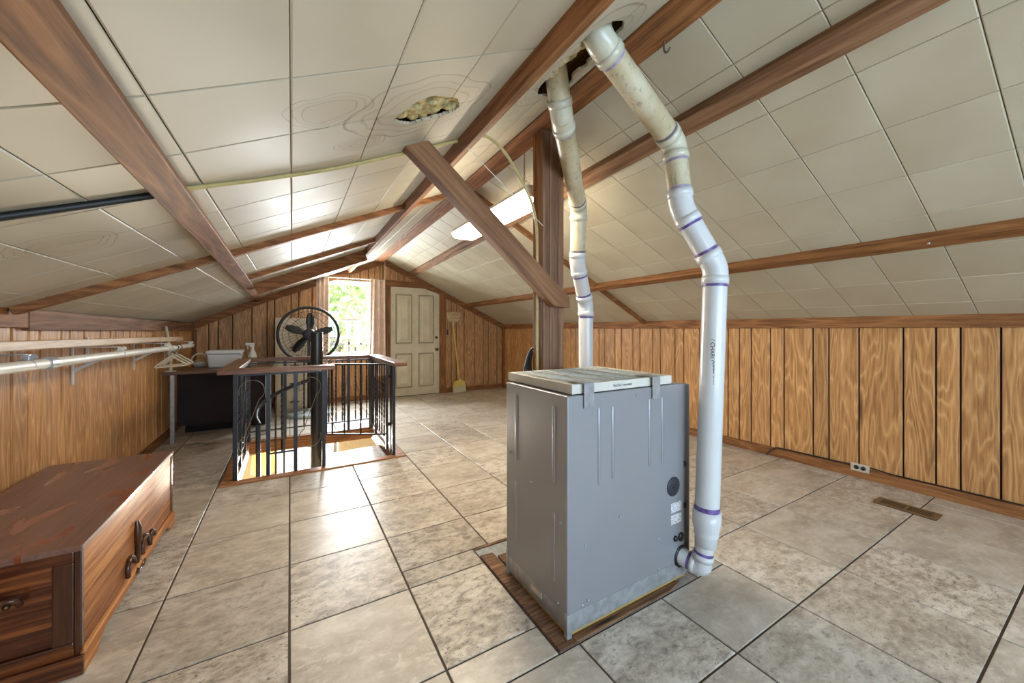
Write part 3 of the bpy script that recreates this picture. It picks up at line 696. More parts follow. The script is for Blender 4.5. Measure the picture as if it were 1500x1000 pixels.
# ================================================================== fluorescent fixture
fx = thing('ceiling_light', 'lit wraparound fluorescent fixture hanging on chains near the post', 'light', (1.40, 2.62, 2.1))
mb = MB(); prof = [(-.115, .05), (-.115, .03), (-.085, .0), (.085, 0), (.115, .03), (.115, .05)]
mb.prism([(1.40+x, 1.985, 2.09+z) for x, z in prof], (0, 1.27, 0)); mb.build('diffuser', 'diffuser', fx)
mb = MB(); mb.box(1.285, 1.515, 1.985, 3.255, 2.1405, 2.165); mb.build('housing', 'white', fx, .004)
for y in (1.98, 3.255): mb = MB(); mb.prism([(1.40+x*1.04, y, 2.089+z*1.03) for x, z in prof], (0, .006, 0)); mb.build('end_cap', 'white', fx)
for y in (2.2, 3.1):
    mb = MB(); z = 2.165
    while z < 2.50:
        t = MB(); h = [(math.cos(q*math.pi/4)*.006, math.sin(q*math.pi/4)*.011) for q in range(9)]
        al = int(z*1000/17) % 2
        mb.tube([(1.40+(h_[0] if al else 0), y+(0 if al else h_[0]), z+h_[1]+.01) for h_ in h], .0016, 5, False); z += .017
    mb.build('chain', 'wire', fx)
def cable(name, pts, r, m, label, cat, rr=.06, group=None):
    mb = MB(); mb.tube(smoothpath(pts, rr, 5), r, 8); return tag(mb.build(name, m), label, cat, group)
off = .008
cable('yellow_cable', [cp(-.313, 1.675, off), cp(-.14, 1.742, off), cp(.14, 1.822, off), cp(.40, 1.832, off), cp(.60, 1.834, off), cp(.752, 1.834, off)], .0085, 'romex', 'yellowed electric cable stapled across the ceiling between two beams', 'cable', .1)
cable('yellow_cable', [cp(.785, 1.83, .012), V((.908, 1.825, 2.312)), V((1.02, 1.80, 2.23)), V((1.12, 1.80, 2.10)), V((1.2, 1.80, 1.98)), V((1.276, 1.862, 1.86)), V((1.2765, 1.862, 1.3)), V((1.2765, 1.862, .02))], .0085, 'romex', 'yellowed electric cable drooping from the beam and running down the boxed post', 'cable', .12)
cable('black_cable', [cp(-1.0, 1.5, .0115), cp(-.80, 1.6, .0115), cp(-.69, 1.62, .0115), cp(-.55, 1.65, .0115), cp(-.385, 1.679, .0115)], .012, 'blackcable', 'black ribbed cable end on the ceiling beyond the wide knotty beam', 'cable', .1)
cable('stretched_string', [(.80, 1.80, 2.19), (1.289, 1.821, 1.862)], .0022, 'white', 'white cord stretched from the narrow beam to the boxed post', 'cord')
cable('hanging_string', [(1.442, 6.85, 2.44), (1.442, 6.85, .79)], .004, 'white', 'thin white pull cord hanging from the ridge beside the door', 'cord')
mb = MB(); mb.tube(smoothpath([(1.335, 1.02, 2.443), (1.335, 1.02, 2.40), (1.335, 1.005, 2.385), (1.335, .99, 2.40)], .01), .004, 6); tag(mb.build('beam_hook', 'wire'), 'small metal hook screwed into the ridge beam', 'hook')

# ================================================================== gable window, curtains, door
win = struct(thing('window_1', 'double-hung gable window looking out to trees', 'window', (.89, YB, WZ0))); del win['category']
def wbox(nm, m, *a, **k): mb = MB(); mb.box(*a); return mb.build(nm, m, win, k.get('bevel', .003))
for a in ((WX0, WX0+.04, WZ0, WZ1), (WX1-.04, WX1, WZ0, WZ1)): wbox('jamb', 'white', a[0], a[1], YB-.005, YB+.14, a[2], a[3])
wbox('sill', 'white', WX0-.02, WX1+.02, YB-.04, YB+.14, WZ0-.02, WZ0+.025); wbox('head', 'white', WX0, WX1, YB-.005, YB+.14, WZ1-.03, WZ1)
def sash(z0, z1, y):
    s = thing('sash', 'sash', 'x'); s.parent = win; s.matrix_parent_inverse = Matrix.Translation(-win.location)
    for k_ in ('label', 'category'): del s[k_]
    return s
for nm, z0, z1, y in (('lower_sash', WZ0+.026, 1.435, YB+.055), ('upper_sash', 1.395, WZ1-.032, YB+.088)):
    mb = MB(); x0, x1 = WX0+.041, WX1-.041
    mb.box(x0, x0+.035, y, y+.028, z0, z1); mb.box(x1-.035, x1, y, y+.028, z0, z1); mb.box(x0+.035, x1-.035, y, y+.028, z0, z0+.045); mb.box(x0+.035, x1-.035, y, y+.028, z1-.04, z1)
    o = mb.build(nm, 'white', win)
    g = MB(); g.box(x0+.036, x1-.036, y+.012, y+.015, z0+.046, z1-.041); go = g.build('pane', 'glass', win)
def curtain(x0, x1, label, flare=0.):
    mb = MB(); n, rows = 60, 10; vs = []
    for r_ in range(rows+1):
        z = 2.12-(2.12-.42)*r_/rows; fl_ = flare*(r_/rows)
        for i in range(n+1):
            u = i/n; x = x0-fl_*.0+(x1-x0)*u+fl_*u*.0; yv = YB-.088+.04*math.sin(u*math.pi*2*2.8+r_*.12)*(.6+.4*r_/rows); vs.append((x+fl_*(u-.5)*.3, yv, z))
    fs = [(r_*(n+1)+i, r_*(n+1)+i+1, (r_+1)*(n+1)+i+1, (r_+1)*(n+1)+i) for r_ in range(rows) for i in range(n)]
    mb.add(vs, fs, True); o = mb.build('curtain', 'curtain', None, 0, False); s = o.modifiers.new('t', 'SOLIDIFY'); s.thickness = .004
    return tag(o, label, 'curtain', 'curtains of the gable window')
curtain(.372, .555, 'narrow taupe curtain on the cabinet side of the gable window')
curtain(1.225, 1.455, 'narrow taupe curtain on the door side of the gable window', .15)
rod = thing('curtain_rod', 'thin white curtain rod above the gable window', 'rod', (.9, YB-.07, 2.10))
mb = MB(); mb.tube([(.34, YB-.075, 2.125), (1.47, YB-.075, 2.125)], .008, 8); mb.build('rod', 'white', rod)
for x in (.36, 1.45): mb = MB(); mb.box(x-.01, x+.01, YB-.085, YB-.03, 2.118, 2.14); mb.build('bracket', 'white', rod)
door = struct(thing('door_1', 'faded cream four-panel door in the gable wall', 'door', ((DX0+DX1)/2, YB, 0))); del door['category']
def dz(x): return min(2.03, zc(x, YB)-.10)
mb = MB(); ys = (YB-.02, YB+.014)
xk = [DX0+.005, 2.2, DX1-.005]
for a, b in zip(xk, xk[1:]): mb.hexa([(a, ys[0], .012), (b, ys[0], .012), (b, ys[1], .012), (a, ys[1], .012), (a, ys[0], dz(a)), (b, ys[0], dz(b)), (b, ys[1], dz(b)), (a, ys[1], dz(a))])
mb.build('slab', 'door', door)
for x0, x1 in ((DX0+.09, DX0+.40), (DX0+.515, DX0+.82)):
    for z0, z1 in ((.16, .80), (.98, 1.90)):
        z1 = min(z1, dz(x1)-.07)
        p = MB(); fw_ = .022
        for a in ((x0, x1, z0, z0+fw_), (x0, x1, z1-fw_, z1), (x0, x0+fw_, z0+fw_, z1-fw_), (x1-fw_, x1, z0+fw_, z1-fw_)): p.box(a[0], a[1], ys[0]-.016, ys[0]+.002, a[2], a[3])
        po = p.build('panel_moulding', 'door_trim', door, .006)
        q = MB(); xm = (x0+x1)/2; e = .05
        q.add([(x0+.03, ys[0]+.001, z0+.03), (x1-.03, ys[0]+.001, z0+.03), (x1-.03, ys[0]+.001, z1-.03), (x0+.03, ys[0]+.001, z1-.03), (x0+e+.04, ys[0]-.018, z0+e+.04), (x1-e-.04, ys[0]-.018, z0+e+.04), (x1-e-.04, ys[0]-.012, z1-e-.04), (x0+e+.04, ys[0]-.012, z1-e-.04)],
              [(4, 5, 6, 7), (0, 1, 5, 4), (1, 2, 6, 5), (2, 3, 7, 6), (3, 0, 4, 7)]); q.build('raised_panel', 'door', door)
rotx = Matrix.Rotation(math.pi/2, 3, 'X')
mb = MB(); mb.lathe([(.028, 0), (.028, .006), (.012, .01), (.012, .03), (.026, .045), (.028, .06), (.018, .072), (.0005, .074)], (DX1-.065, ys[0], .86), 16, True, rotx); mb.build('knob', 'brass', door)
mb = MB(); mb.lathe([(.028, 0), (.027, .012), (.014, .016), (.0005, .018)], (DX1-.065, ys[0], 1.09), 16, True, rotx); mb.build('deadbolt', 'brass', door)
mb = MB(); mb.box(1.462, DX0-.001, YB-.03, YB, 0, 2.13); struct(mb.build('trim_9', 'beamZ', None, .004), 'wooden casing between curtain and door')
mb = MB(); mb.hexa([(DX1+.001, YB-.034, 0), (2.64, YB-.034, 0), (2.64, YB, 0), (DX1+.001, YB, 0), (DX1+.001, YB-.034, zc(DX1, YB)-.06), (2.64, YB-.034, zc(2.64, YB)-.06), (2.64, YB, zc(2.64, YB)-.06), (DX1+.001, YB, zc(DX1, YB)-.06)]); struct(mb.build('trim_10', 'beamZ', None, .004), 'wooden casing on the knob side of the door')
mb = MB(); mb.hexa([(1.462, YB-.031, 2.035), (2.46, YB-.031, 2.02), (2.46, YB, 2.02), (1.462, YB, 2.035), (1.462, YB-.031, 2.15), (2.2, YB-.031, 2.13), (2.2, YB, 2.13), (1.462, YB, 2.15)]); struct(mb.build('trim_11', 'beamX', None, .004), 'wooden header above the door')
mb = MB(); mb.box(2.665, 2.70, YB-.01, YB, 1.14, 1.24); sw = tag(mb.build('light_switch', 'rubber', None, .003), 'dark switch plate on planks beside the door casing', 'switch')
# broom and dustpan
br = thing('broom', 'yellow broom leaning upside-up against the gable wall', 'broom', (2.87, 6.9, 0))
a, b = V((2.865, 6.88, .24)), V((2.782, 7.008, 1.326))
mb = MB(); mb.tube([a, b], .013, 10); mb.build('handle', 'yellow', br)
mb = MB(); mb.prism([(2.735, 6.85, .135), (2.99, 6.85, .135), (2.975, 6.85, .225), (2.90, 6.85, .25), (2.865, 6.85, .30), (2.84, 6.85, .25), (2.76, 6.85, .235)], (0, .06, 0)); mb.build('head', 'yellow', br, .008)
mb = MB(); mb.prism([(2.73, 6.845, .005), (2.995, 6.845, .015), (2.985, 6.85, .136), (2.74, 6.85, .136)], (0, .07, 0)); mb.build('bristles', 'bristle', br, .004)
dp = thing('straw_head', 'tan straw broom head with pale ferrule hung above the yellow handle', 'broom', (2.79, 6.99, 1.38))
mb = MB(); mb.prism([(2.70, 6.98, 1.385), (2.88, 6.98, 1.385), (2.93, 6.98, 1.44), (2.945, 6.98, 1.59), (2.645, 6.98, 1.60), (2.655, 6.98, 1.46)], (0, .05, 0)); mb.build('straw', 'straw', dp, .012)
mb = MB(); mb.tube([(2.782, 6.995, 1.31), (2.785, 6.995, 1.41)], .016, 10); mb.build('ferrule', 'white', dp)
for z in (1.43, 1.50): mb = MB(); mb.box(2.665, 2.935, 6.975, 7.034, z, z+.008); mb.build('stitching', 'bristle', dp)
dp.location.y += .018

# ================================================================== stairwell
kr = thing('stairwell_kerb', 'wooden kerb boards framing the spiral stair opening in the floor', 'kerb', (.25, 4.4, 0))
for a in ((SX0, SX1, SY0, SY0+KW), (SX0, SX1, SY1-KW, SY1), (SX0, SX0+KW, SY0+KW, SY1-KW), (SX1-KW, SX1, SY0+KW, SY1-KW)):
    mb = MB(); mb.box(a[0]+.001, a[1]-.001, a[2]+.001, a[3]-.001, -.0045, .012); mb.build('board', 'kerb', kr, .004)
ix0, ix1, iy0, iy1 = SX0+KW, SX1-KW, SY0+KW, SY1-KW
for a in ((ix0, ix1, iy0, iy0+.018), (ix0, ix1, iy1-.018, iy1), (ix0, ix0+.018, iy0+.018, iy1-.018), (ix1-.018, ix1, iy0+.018, iy1-.018)):
    mb = MB(); mb.box(*a, -.12, -.001); mb.build('fascia', 'beamX', kr)
st = thing('spiral_staircase', 'dark metal spiral staircase descending through the floor opening', 'staircase', (.24, 4.42, -2.5))
CX, CY = .24, 4.42
mb = MB(); mb.tube([(CX, CY, -2.5), (CX, CY, 1.215)], .057, 24); mb.build('centre_pole', 'steelpole', st)
mb = MB(); mb.lathe([(.0005, 1.219), (.055, 1.219), (.059, 1.212), (.059, 1.2)], (CX, CY, 0), 24); mb.build('pole_cap', 'iron', st)
def wedge(a0, a1, r0, r1, z, th):
    mb = MB(); n = 6; poly = [(CX+r0*math.cos(a0+(a1-a0)*i/n), CY+r0*math.sin(a0+(a1-a0)*i/n), z) for i in range(n, -1, -1)]+[(CX+r1*math.cos(a0+(a1-a0)*i/n), CY+r1*math.sin(a0+(a1-a0)*i/n), z) for i in range(n+1)]
    return mb.prism(poly, (0, 0, -th))
mb = MB(); mb.prism([(CX+.05, iy0+.02, -.085), (ix1-.02, iy0+.02, -.085), (ix1-.02, CY+.10, -.085), (CX+.06, CY+.05, -.085)], (0, 0, -.03)); mb.build('landing', 'tile', st)
for k in range(9):
    a0 = math.radians(30+30*k); z = -.22*(k+1)
    wedge(a0-.02, a0+math.radians(31), .07, .60, z, .035).build('tread', 'kerb', st, .003)
    if k < 3: continue
    ang_ = 30+30*k+15; top_ = .68-.0028*(ang_-88) if ang_ < 202 else .75-.22/30*(ang_-30)
    p = (CX+.53*math.cos(math.radians(ang_)), CY+.53*math.sin(math.radians(ang_))); mb = MB(); mb.tube([(*p, z), (*p, top_)], .009, 8); mb.build('spindle', 'iron', st)
def hel(z0, r, a0, a1, n=30, dz_=-.22/30): return [(CX+r*math.cos(math.radians(a)), CY+r*math.sin(math.radians(a)), z0+dz_*(a-30)) for a in [a0+(a1-a0)*i/n for i in range(n+1)]]
hp = [(CX+.53*math.cos(math.radians(q)), CY+.53*math.sin(math.radians(q)), .68-.0028*(q-88)) for q in range(88, 206, 6)]
mb = MB(); mb.tube(hp, .02, 12); mb.build('handrail', 'iron', st)
mb = MB(); mb.tube(hel(.75, .53, 202, 300), .02, 12); mb.build('handrail', 'iron', st)
mb = MB(); mb.bar(hp[-1], (hp[-1][0], hp[-1][1], -1.325), .028, .028, (1, 0, 0)); mb.build('newel', 'iron', st)
mb = MB(); mb.bar(hp[6], (hp[6][0], hp[6][1], -.885), .02, .02, (1, 0, 0)); mb.build('newel', 'iron', st)
mb = MB(); mb.tube(hel(.10, .58, 120, 300), .016, 8); mb.build('stringer', 'iron', st)
# guard rail
gr = thing('guard_rail', 'wrought iron guard rail with wooden handrail around the stair opening', 'railing', (.25, 4.4, 0))
rx0, rx1, ry0, ry1 = -.43, .925, 3.76, 5.045; RZ = .90
def wrail(poly, nm='handrail'):
    mb = MB(); mb.prism([(x, y, RZ-.012) for x, y in poly], (0, 0, .04)); return mb.build(nm, 'rail', gr, .006)
hw = .065
wrail([(rx0-hw, ry0-hw), (.345, ry0-hw), (.345, ry0+hw), (rx0+hw, ry0+hw)])
wrail([(rx0-hw, ry0-hw+.001), (rx0+hw, ry0+hw), (rx0+hw, ry1-hw), (rx0-hw, ry1+hw)])
wrail([(rx0-hw, ry1+hw), (rx0+hw, ry1-hw), (rx1-hw, ry1-hw), (rx1+hw, ry1+hw)])
wrail([(rx1+hw, ry1+hw), (rx1-hw, ry1-hw), (rx1-hw, ry0-hw), (rx1+hw, ry0-hw)])
def post_(x, y, z0=.012, z1=RZ-.012, w=.03): mb = MB(); mb.box(x-w/2, x+w/2, y-w/2, y+w/2, z0, z1); return mb.build('post', 'iron', gr, .002)
def twist(x, y, z0, z1, w=.013):
    mb = MB(); n = 40; vs = []
    for i in range(n+1):
        z = z0+(z1-z0)*i/n; ww = w*(1.35 if .25 < i/n < .75 else 1); t = (i/n*math.pi*7) if .15 < i/n < .85 else 0
        for k in range(4): q = t+k*math.pi/2; vs.append((x+ww*.6*math.cos(q), y+ww*.6*math.sin(q), z))
    mb.add(vs, [(i*4+k, i*4+(k+1) % 4, (i+1)*4+(k+1) % 4, (i+1)*4+k) for i in range(n) for k in range(4)]); return mb.build('twisted_baluster', 'iron', gr)
def sbar(a, b, w=.014): mb = MB(); mb.bar(a, b, w, w); return mb.build('cross_bar', 'iron', gr)
for x in (-.385, -.16, .041, .262): post_(x, ry0+.04)
twist(-.06, ry0+.04, .20, RZ-.03); sbar((-.145, ry0+.04, .19), (.027, ry0+.04, .19))
sbar((-.37, ry0+.04, RZ-.03), (.25, ry0+.04, RZ-.03))
def scroll(x0, x1, y, horiz=True):
    mb = MB(); u = (x0+x1)/2; h_ = (x1-x0)*.47; pts = []
    for i in range(25): a = math.radians(200-255*i/24); pts.append((u+h_*math.cos(a), .735+h_*math.sin(a)*(.11/h_ if h_ > .13 else 1)))
    for i in range(25): a = math.radians(125+255*i/24); pts.append((u+h_*math.cos(a), .29+h_*math.sin(a)*(.11/h_ if h_ > .13 else 1)))
    mb.tube([(p[0], y, p[1]) if horiz else (y, p[0], p[1]) for p in pts], .0035, 6, True); return mb.build('scroll', 'wire', gr)
scroll(-.37, -.18, ry0+.04); scroll(.06, .245, ry0+.04)
for y in (ry0+.06, ry0+.40, ry0+.80, ry1-.03): post_(rx0+.04, y)
for y in (.16, .24, .32, .50, .58, .66, .90, .98, 1.06): twist(rx0+.04, ry0+.04+y, .13, RZ-.03)
sbar((rx0+.04, ry0+.06, .12), (rx0+.04, ry1-.03, .12)); sbar((rx0+.04, ry0+.06, RZ-.03), (rx0+.04, ry1-.03, RZ-.03)); scroll(ry0+.42, ry0+.78, rx0+.05, False)
for x in (-.05, .30, .62, rx1-.05): post_(x, ry1-.035)
for x in (.05, .14, .22, .40, .48, .55, .70, .77, .83): twist(x, ry1-.035, .13, RZ-.03)
sbar((rx0+.04, ry1-.035, .12), (rx1-.05, ry1-.035, .12)); sbar((rx0+.04, ry1-.035, RZ-.03), (rx1-.05, ry1-.035, RZ-.03))
for y in (ry0+.03, ry0+.12, ry1-.10): post_(rx1-.045, y)
for y in (.30, .42, .54, .66, .78, .90, 1.02): twist(rx1-.045, ry0+.04+y, .09, RZ-.03)
sbar((rx1-.045, ry0+.12, .08), (rx1-.045, ry1-.10, .08)); sbar((rx1-.045, ry0+.12, RZ-.03), (rx1-.045, ry1-.10, RZ-.03))
# gate swung inwards
ga, gb = V((.83, 3.86, 0)), V((.31, 4.165, 0))
gt = thing('stair_gate', 'thin-barred iron gate swung inward between rail post and centre pole', 'gate', ga)
def gp(t, z): p = ga.lerp(gb, t); return (p.x, p.y, z)
for z in (.205, .90): mb = MB(); mb.bar(gp(0, z), gp(1, z), .016, .014); mb.build('bar', 'iron', gt)
mb = MB(); mb.bar(gp(0, .05), gp(0, .90), .022, .022, (1, 0, 0)); mb.build('stile', 'iron', gt)
mb = MB(); mb.bar(gp(1, .205), gp(1, .90), .018, .018, (1, 0, 0)); mb.build('stile', 'iron', gt)
for z in (.30, .78): mb = MB(); mb.bar((.835, 3.862, z), (.872, 3.878, z), .012, .03); mb.build('hinge', 'iron', gt)
for t in (.18, .43, .70, .90):
    x, y, _ = gp(t, 0); o = twist(x, y, .21, .895, .014); o.parent = gt; o.matrix_parent_inverse = Matrix.Translation(-gt.location)
# lower storey
mb = MB(); mb.box(-1.4, 4.4, 2.6, YB+.1, -2.62, -2.5); struct(mb.build('floor_lower', 'tile'), 'floor of the storey below seen down the stairwell')
mb = MB(); mb.box(-1.5, -1.4, 2.5, YB+.1, -2.5, -.11); mb.box(4.4, 4.5, 2.5, YB+.1, -2.5, -.11); mb.box(-1.5, 4.5, 2.5, 2.6, -2.5, -.11)
lx0, lx1, lz0, lz1 = -.22, .75, -1.9, -.42
mb.box(-1.5, lx0, YB, YB+.1, -2.5, -.11); mb.box(lx1, 4.5, YB, YB+.1, -2.5, -.11); mb.box(lx0, lx1, YB, YB+.1, -2.5, lz0); mb.box(lx0, lx1, YB, YB+.1, lz1, -.11)
struct(mb.build('wall_lower', 'plaster'), 'pale walls of the storey below')
mb = MB()
for x in (lx0, .30, lx1-.05): mb.box(x, x+.05, YB+.01, YB+.09, lz0, lz1)
mb.box(lx0, lx1, YB+.01, YB+.09, lz0, lz0+.05); mb.box(lx0, lx1, YB+.01, YB+.09, lz1-.05, lz1); struct(mb.build('window_3', 'white'), 'bright window of the storey below')
lm = thing('floor_lamp', 'lit lamp with pale pleated shade standing in the storey below', 'lamp', (-.317, 6.228, -2.5))
lc = (-.317, 6.228)
mb = MB(); n = 48; vs = []
for r_, z in ((.115, -.355), (.15, -.72)):
    for k in range(n): rr = r_*(1+.012*(k % 2)); vs.append((lc[0]+rr*math.cos(k*2*math.pi/n), lc[1]+rr*math.sin(k*2*math.pi/n), z))
mb.add(vs, [(k, (k+1) % n, n+(k+1) % n, n+k) for k in range(n)]); o = mb.build('shade', 'shade', lm); s_ = o.modifiers.new('t', 'SOLIDIFY'); s_.thickness = .003
mb = MB(); mb.tube([(*lc, -2.48), (*lc, -.58)], .014, 10); mb.build('pole', 'brass', lm)
mb = MB(); mb.lathe([(.0005, -2.45), (.05, -2.45), (.15, -2.47), (.16, -2.498), (.0005, -2.498)], (*lc, 0), 24); mb.build('base', 'brass', lm)
mb = MB(); mb.ball((*lc, -.56), .03, 10); mb.build('bulb', 'white', lm)
ll = bpy.data.lights.new('lamp_bulb_light', 'POINT'); ll.energy = 12; ll.color = (1, .90, .72); ll.shadow_soft_size = .05
lo_ = bpy.data.objects.new('lamp_bulb_light', ll); COL.objects.link(lo_); lo_.location = (*lc, -.45)

# ================================================================== fan, cabinet, desk
fan = thing('pedestal_fan', 'black pedestal fan with large round cage standing by the stair rail', 'fan', (.24, 6.13, 0))
fc = V((.235, 6.10, 1.175)); fdir = V((-.05, -1, 0)).normalized()
fxr = V((1, -.05, 0)).normalized(); fyr = V((0, 0, 1))
def fpt(r, a, d=0): return fc+fxr*(r*math.cos(a))+fyr*(r*math.sin(a))+fdir*d
def ring(r, d, rad, nm, par=fan): mb = MB(); mb.tube([fpt(r, 2*math.pi*i/48, d) for i in range(49)], rad, 8, False); return mb.build(nm, 'black', par)
RF = .385
ring(RF, 0, .02, 'rim')
for s_, nm in ((.09, 'front_cage'), (-.09, 'rear_cage')):
    mb = MB()
    for k in range(40):
        a = 2*math.pi*k/40; mb.tube([fpt(.07, a, s_), fpt(RF*.6, a+.10, s_*.9), fpt(RF-.05, a+.16, s_*.6), fpt(RF, a+.18, 0)], .0016, 4, False)
    for r_ in (.16, .25, .33): mb.tube([fpt(r_, 2*math.pi*i/40, s_*(.95 if r_ < .3 else .75)) for i in range(41)], .0018, 4, False)
    mb.build(nm, 'black', fan)
mb = MB(); mb.lathe([(.0005, .10), (.06, .10), (.075, .085), (.08, .02), (.08, -.02)], tuple(fc), 24, True, Matrix((fxr, fyr, fdir)).transposed()); mb.build('hub', 'rubber', fan)
mb = MB(); mb.lathe([(.08, -.09), (.085, -.12), (.08, -.24), (.05, -.28), (.0005, -.28)], tuple(fc), 24, True, Matrix((fxr, fyr, fdir)).transposed()); mb.build('motor', 'black', fan)
for k in range(5):
    a = math.radians(85+72*k); mb = MB(); vs = []; n = 10
    for i in range(n+1):
        t = i/n; r_ = .06+.25*t; wd = .05+.045*math.sin(min(1, t*1.15)*math.pi*.78); wd *= (1 if t < .9 else .72)
        for s_ in (-1, 0, 1): vs.append(fpt(r_, a+s_*wd/r_*.55+.05*t, .02*s_+.01))
    mb.add(vs, [(i*3+j, i*3+j+1, (i+1)*3+j+1, (i+1)*3+j) for i in range(n) for j in range(2)], True); o = mb.build('blade', 'black', fan, 0, False); m_ = o.modifiers.new('t', 'SOLIDIFY'); m_.thickness = .005
mb = MB(); mb.tube([(.24, 6.28, .03), (.24, 6.28, 1.16)], .022, 12); mb.build('stand_pole', 'black', fan)
mb = MB(); mb.lathe([(.03, .10), (.05, .06), (.25, .045), (.30, .02), (.30, .0), (.0005, 0)], (.24, 6.24, 0), 32); mb.build('base', 'fanbase', fan)
cab = thing('drawer_cabinet', 'tall pale drawer cabinet against the gable wall behind the fan', 'cabinet', (.11, 6.78, 0))
mb = MB(); mb.box(-.19, .355, 6.55, 6.94, .0, 1.42); mb.build('body', 'wall_unit', cab, .004)
for k in range(5):
    z0 = .05+.272*k; mb = MB(); mb.box(-.165, .335, 6.538, 6.551, z0, z0+.262); dr = mb.build('drawer', 'wall_unit', cab, .004)
    h = MB(); h.box(-.0, .12, 6.518, 6.5375, z0+.10, z0+.118); ho = h.build('handle', 'black', dr, .003); ho.matrix_parent_inverse = Matrix.Identity(4)
dk = thing('desk', 'low brown-topped desk with black front panel in the plank corner', 'desk', (-.7, 5.75, 0))
mb = MB(); mb.box(-1.19, -.18, 5.375, 6.10, .752, .785); mb.build('top', 'desk', dk, .004)
mb = MB(); mb.box(-1.09, -.24, 5.52, 5.54, .16, .75); mb.build('front_panel', 'dark_panel', dk)
for x, y in ((-1.105, 5.41), (-.24, 5.41), (-1.105, 6.05), (-.24, 6.05)): mb = MB(); mb.box(x-.018, x+.018, y-.018, y+.018, .002, .75); mb.build('leg', 'galv', dk, .003)
mb = MB(); mb.box(-1.09, -.25, 5.9, 5.92, .002, .75); mb.build('back_panel', 'dark_panel', dk)
cl = thing('plastic_box', 'white lidded plastic box standing on the desk', 'box', (-.69, 5.80, .786))
mb = MB(); mb.hexa([(-.84, 5.70, .787), (-.53, 5.70, .787), (-.53, 5.92, .787), (-.84, 5.92, .787), (-.855, 5.68, .95), (-.515, 5.68, .95), (-.515, 5.94, .95), (-.855, 5.94, .95)]); mb.build('tub', 'cooler', cl, .015)
mb = MB(); mb.box(-.865, -.505, 5.67, 5.95, .951, .992); mb.build('lid', 'cooler', cl, .015)
mb = MB(); mb.tube(smoothpath([(-.845, 5.675, .93), (-.845, 5.66, .96), (-.52, 5.66, .96), (-.52, 5.675, .93)], .02), .006, 8); mb.build('handle', 'white', cl)
sp = thing('spray_bottle', 'white and green trigger spray bottle on the desk beside the box', 'bottle', (-.42, 5.9, .786))
mb = MB(); mb.lathe([(.0005, .787), (.045, .787), (.048, .80), (.048, .90), (.04, .94), (.018, .98), (.016, 1.02)], (-.42, 5.9, 0), 18); mb.build('bottle', 'white', sp)
mb = MB(); mb.tube([(-.42, 5.9, .82), (-.42, 5.9, .89)], .0488, 18, False); mb.build('label', 'leafA', sp)
mb = MB(); mb.box(-.45, -.40, 5.885, 5.915, 1.02, 1.045); mb.box(-.495, -.40, 5.886, 5.914, 1.045, 1.075); mb.box(-.475, -.465, 5.893, 5.907, .99, 1.046); mb.build('trigger', 'white', sp, .004)
bk = thing('wicker_basket', 'small cream handled basket on the desk by the corner', 'basket', (-.95, 5.95, .786))
mb = MB(); mb.lathe([(.0005, .788), (.05, .788), (.075, .82), (.082, .85), (.075, .85), (.045, .80), (.0005, .80)], (-.96, 5.93, 0), 20); mb.build('bowl', 'cream', bk)
mb = MB(); mb.tube([(-.96+.08*math.cos(t), 5.93, .85+.10*math.sin(t)) for t in [math.pi*i/14 for i in range(15)]], .010, 8); mb.build('handle', 'cream', bk)
for dx, dy in ((-.02, 0), (.03, .01), (.0, -.03)): mb = MB(); mb.ball((-.96+dx, 5.93+dy, .85), .032, 8); mb.build('bundle', 'straw', bk)
# ================================================================== hanging rods
hr = thing('clothes_rail', 'white metal pipe clothes rail on brackets along the plank wall', 'rail', (-1.0, 4., 1.06))
mb = MB(); mb.tube([(-.985, .9, 1.105), (-1.0, 5.75, 1.058)], .024, 16); mb.build('pipe', 'white', hr)
for y, z in ((2.66, 1.089), (4.78, 1.068)): mb = MB(); mb.tube([(-.99, y-.035, z), (-.99, y+.035, z-.001)], .030, 16); mb.build('coupling', 'galv' if y < 3 else 'white', hr)
def bracket(par, y, z, x1=-.99, m='white'):
    mb = MB(); mb.box(XL+.001, XL+.008, y-.012, y+.012, z-.19, z+.09); mb.bar((XL+.006, y, z+.05), (x1, y, z+.05), .02, .006); mb.bar((XL+.01, y, z-.10), (x1+.03, y, z+.045), .006, .02)
    mb.tube([(x1+.026*math.cos(t), y, z+.026*math.sin(t)) for t in [math.pi*(-.1+1.0*i/8) for i in range(9)]], .006, 6); mb.bar((x1, y, z+.025), (x1, y, z+.05), .02, .02); return mb.build('bracket', m, par, .001)
for y, z in ((1.5, 1.10), (2.50, 1.089), (3.55, 1.08), (4.66, 1.069), (5.62, 1.06)): bracket(hr, y, z, -.995, 'galv' if y < 3 else 'white')
wr_ = thing('wooden_rail', 'tan wooden rail running above the white clothes rail', 'rail', (-1.07, 4., 1.15))
mb = MB(); mb.bar((-1.035, .9, 1.193), (-1.075, 5.65, 1.142), .028, .045); mb.build('board', 'tan_rod', wr_, .006)
for y, z in ((1.9, 1.18), (3.75, 1.162), (5.5, 1.143)): mb = MB(); mb.box(XL+.001, -1.085, y-.012, y+.012, z-.03, z); mb.box(XL+.001, XL+.012, y-.012, y+.012, z-.12, z+.03); mb.build('bracket', 'white', wr_, .002)
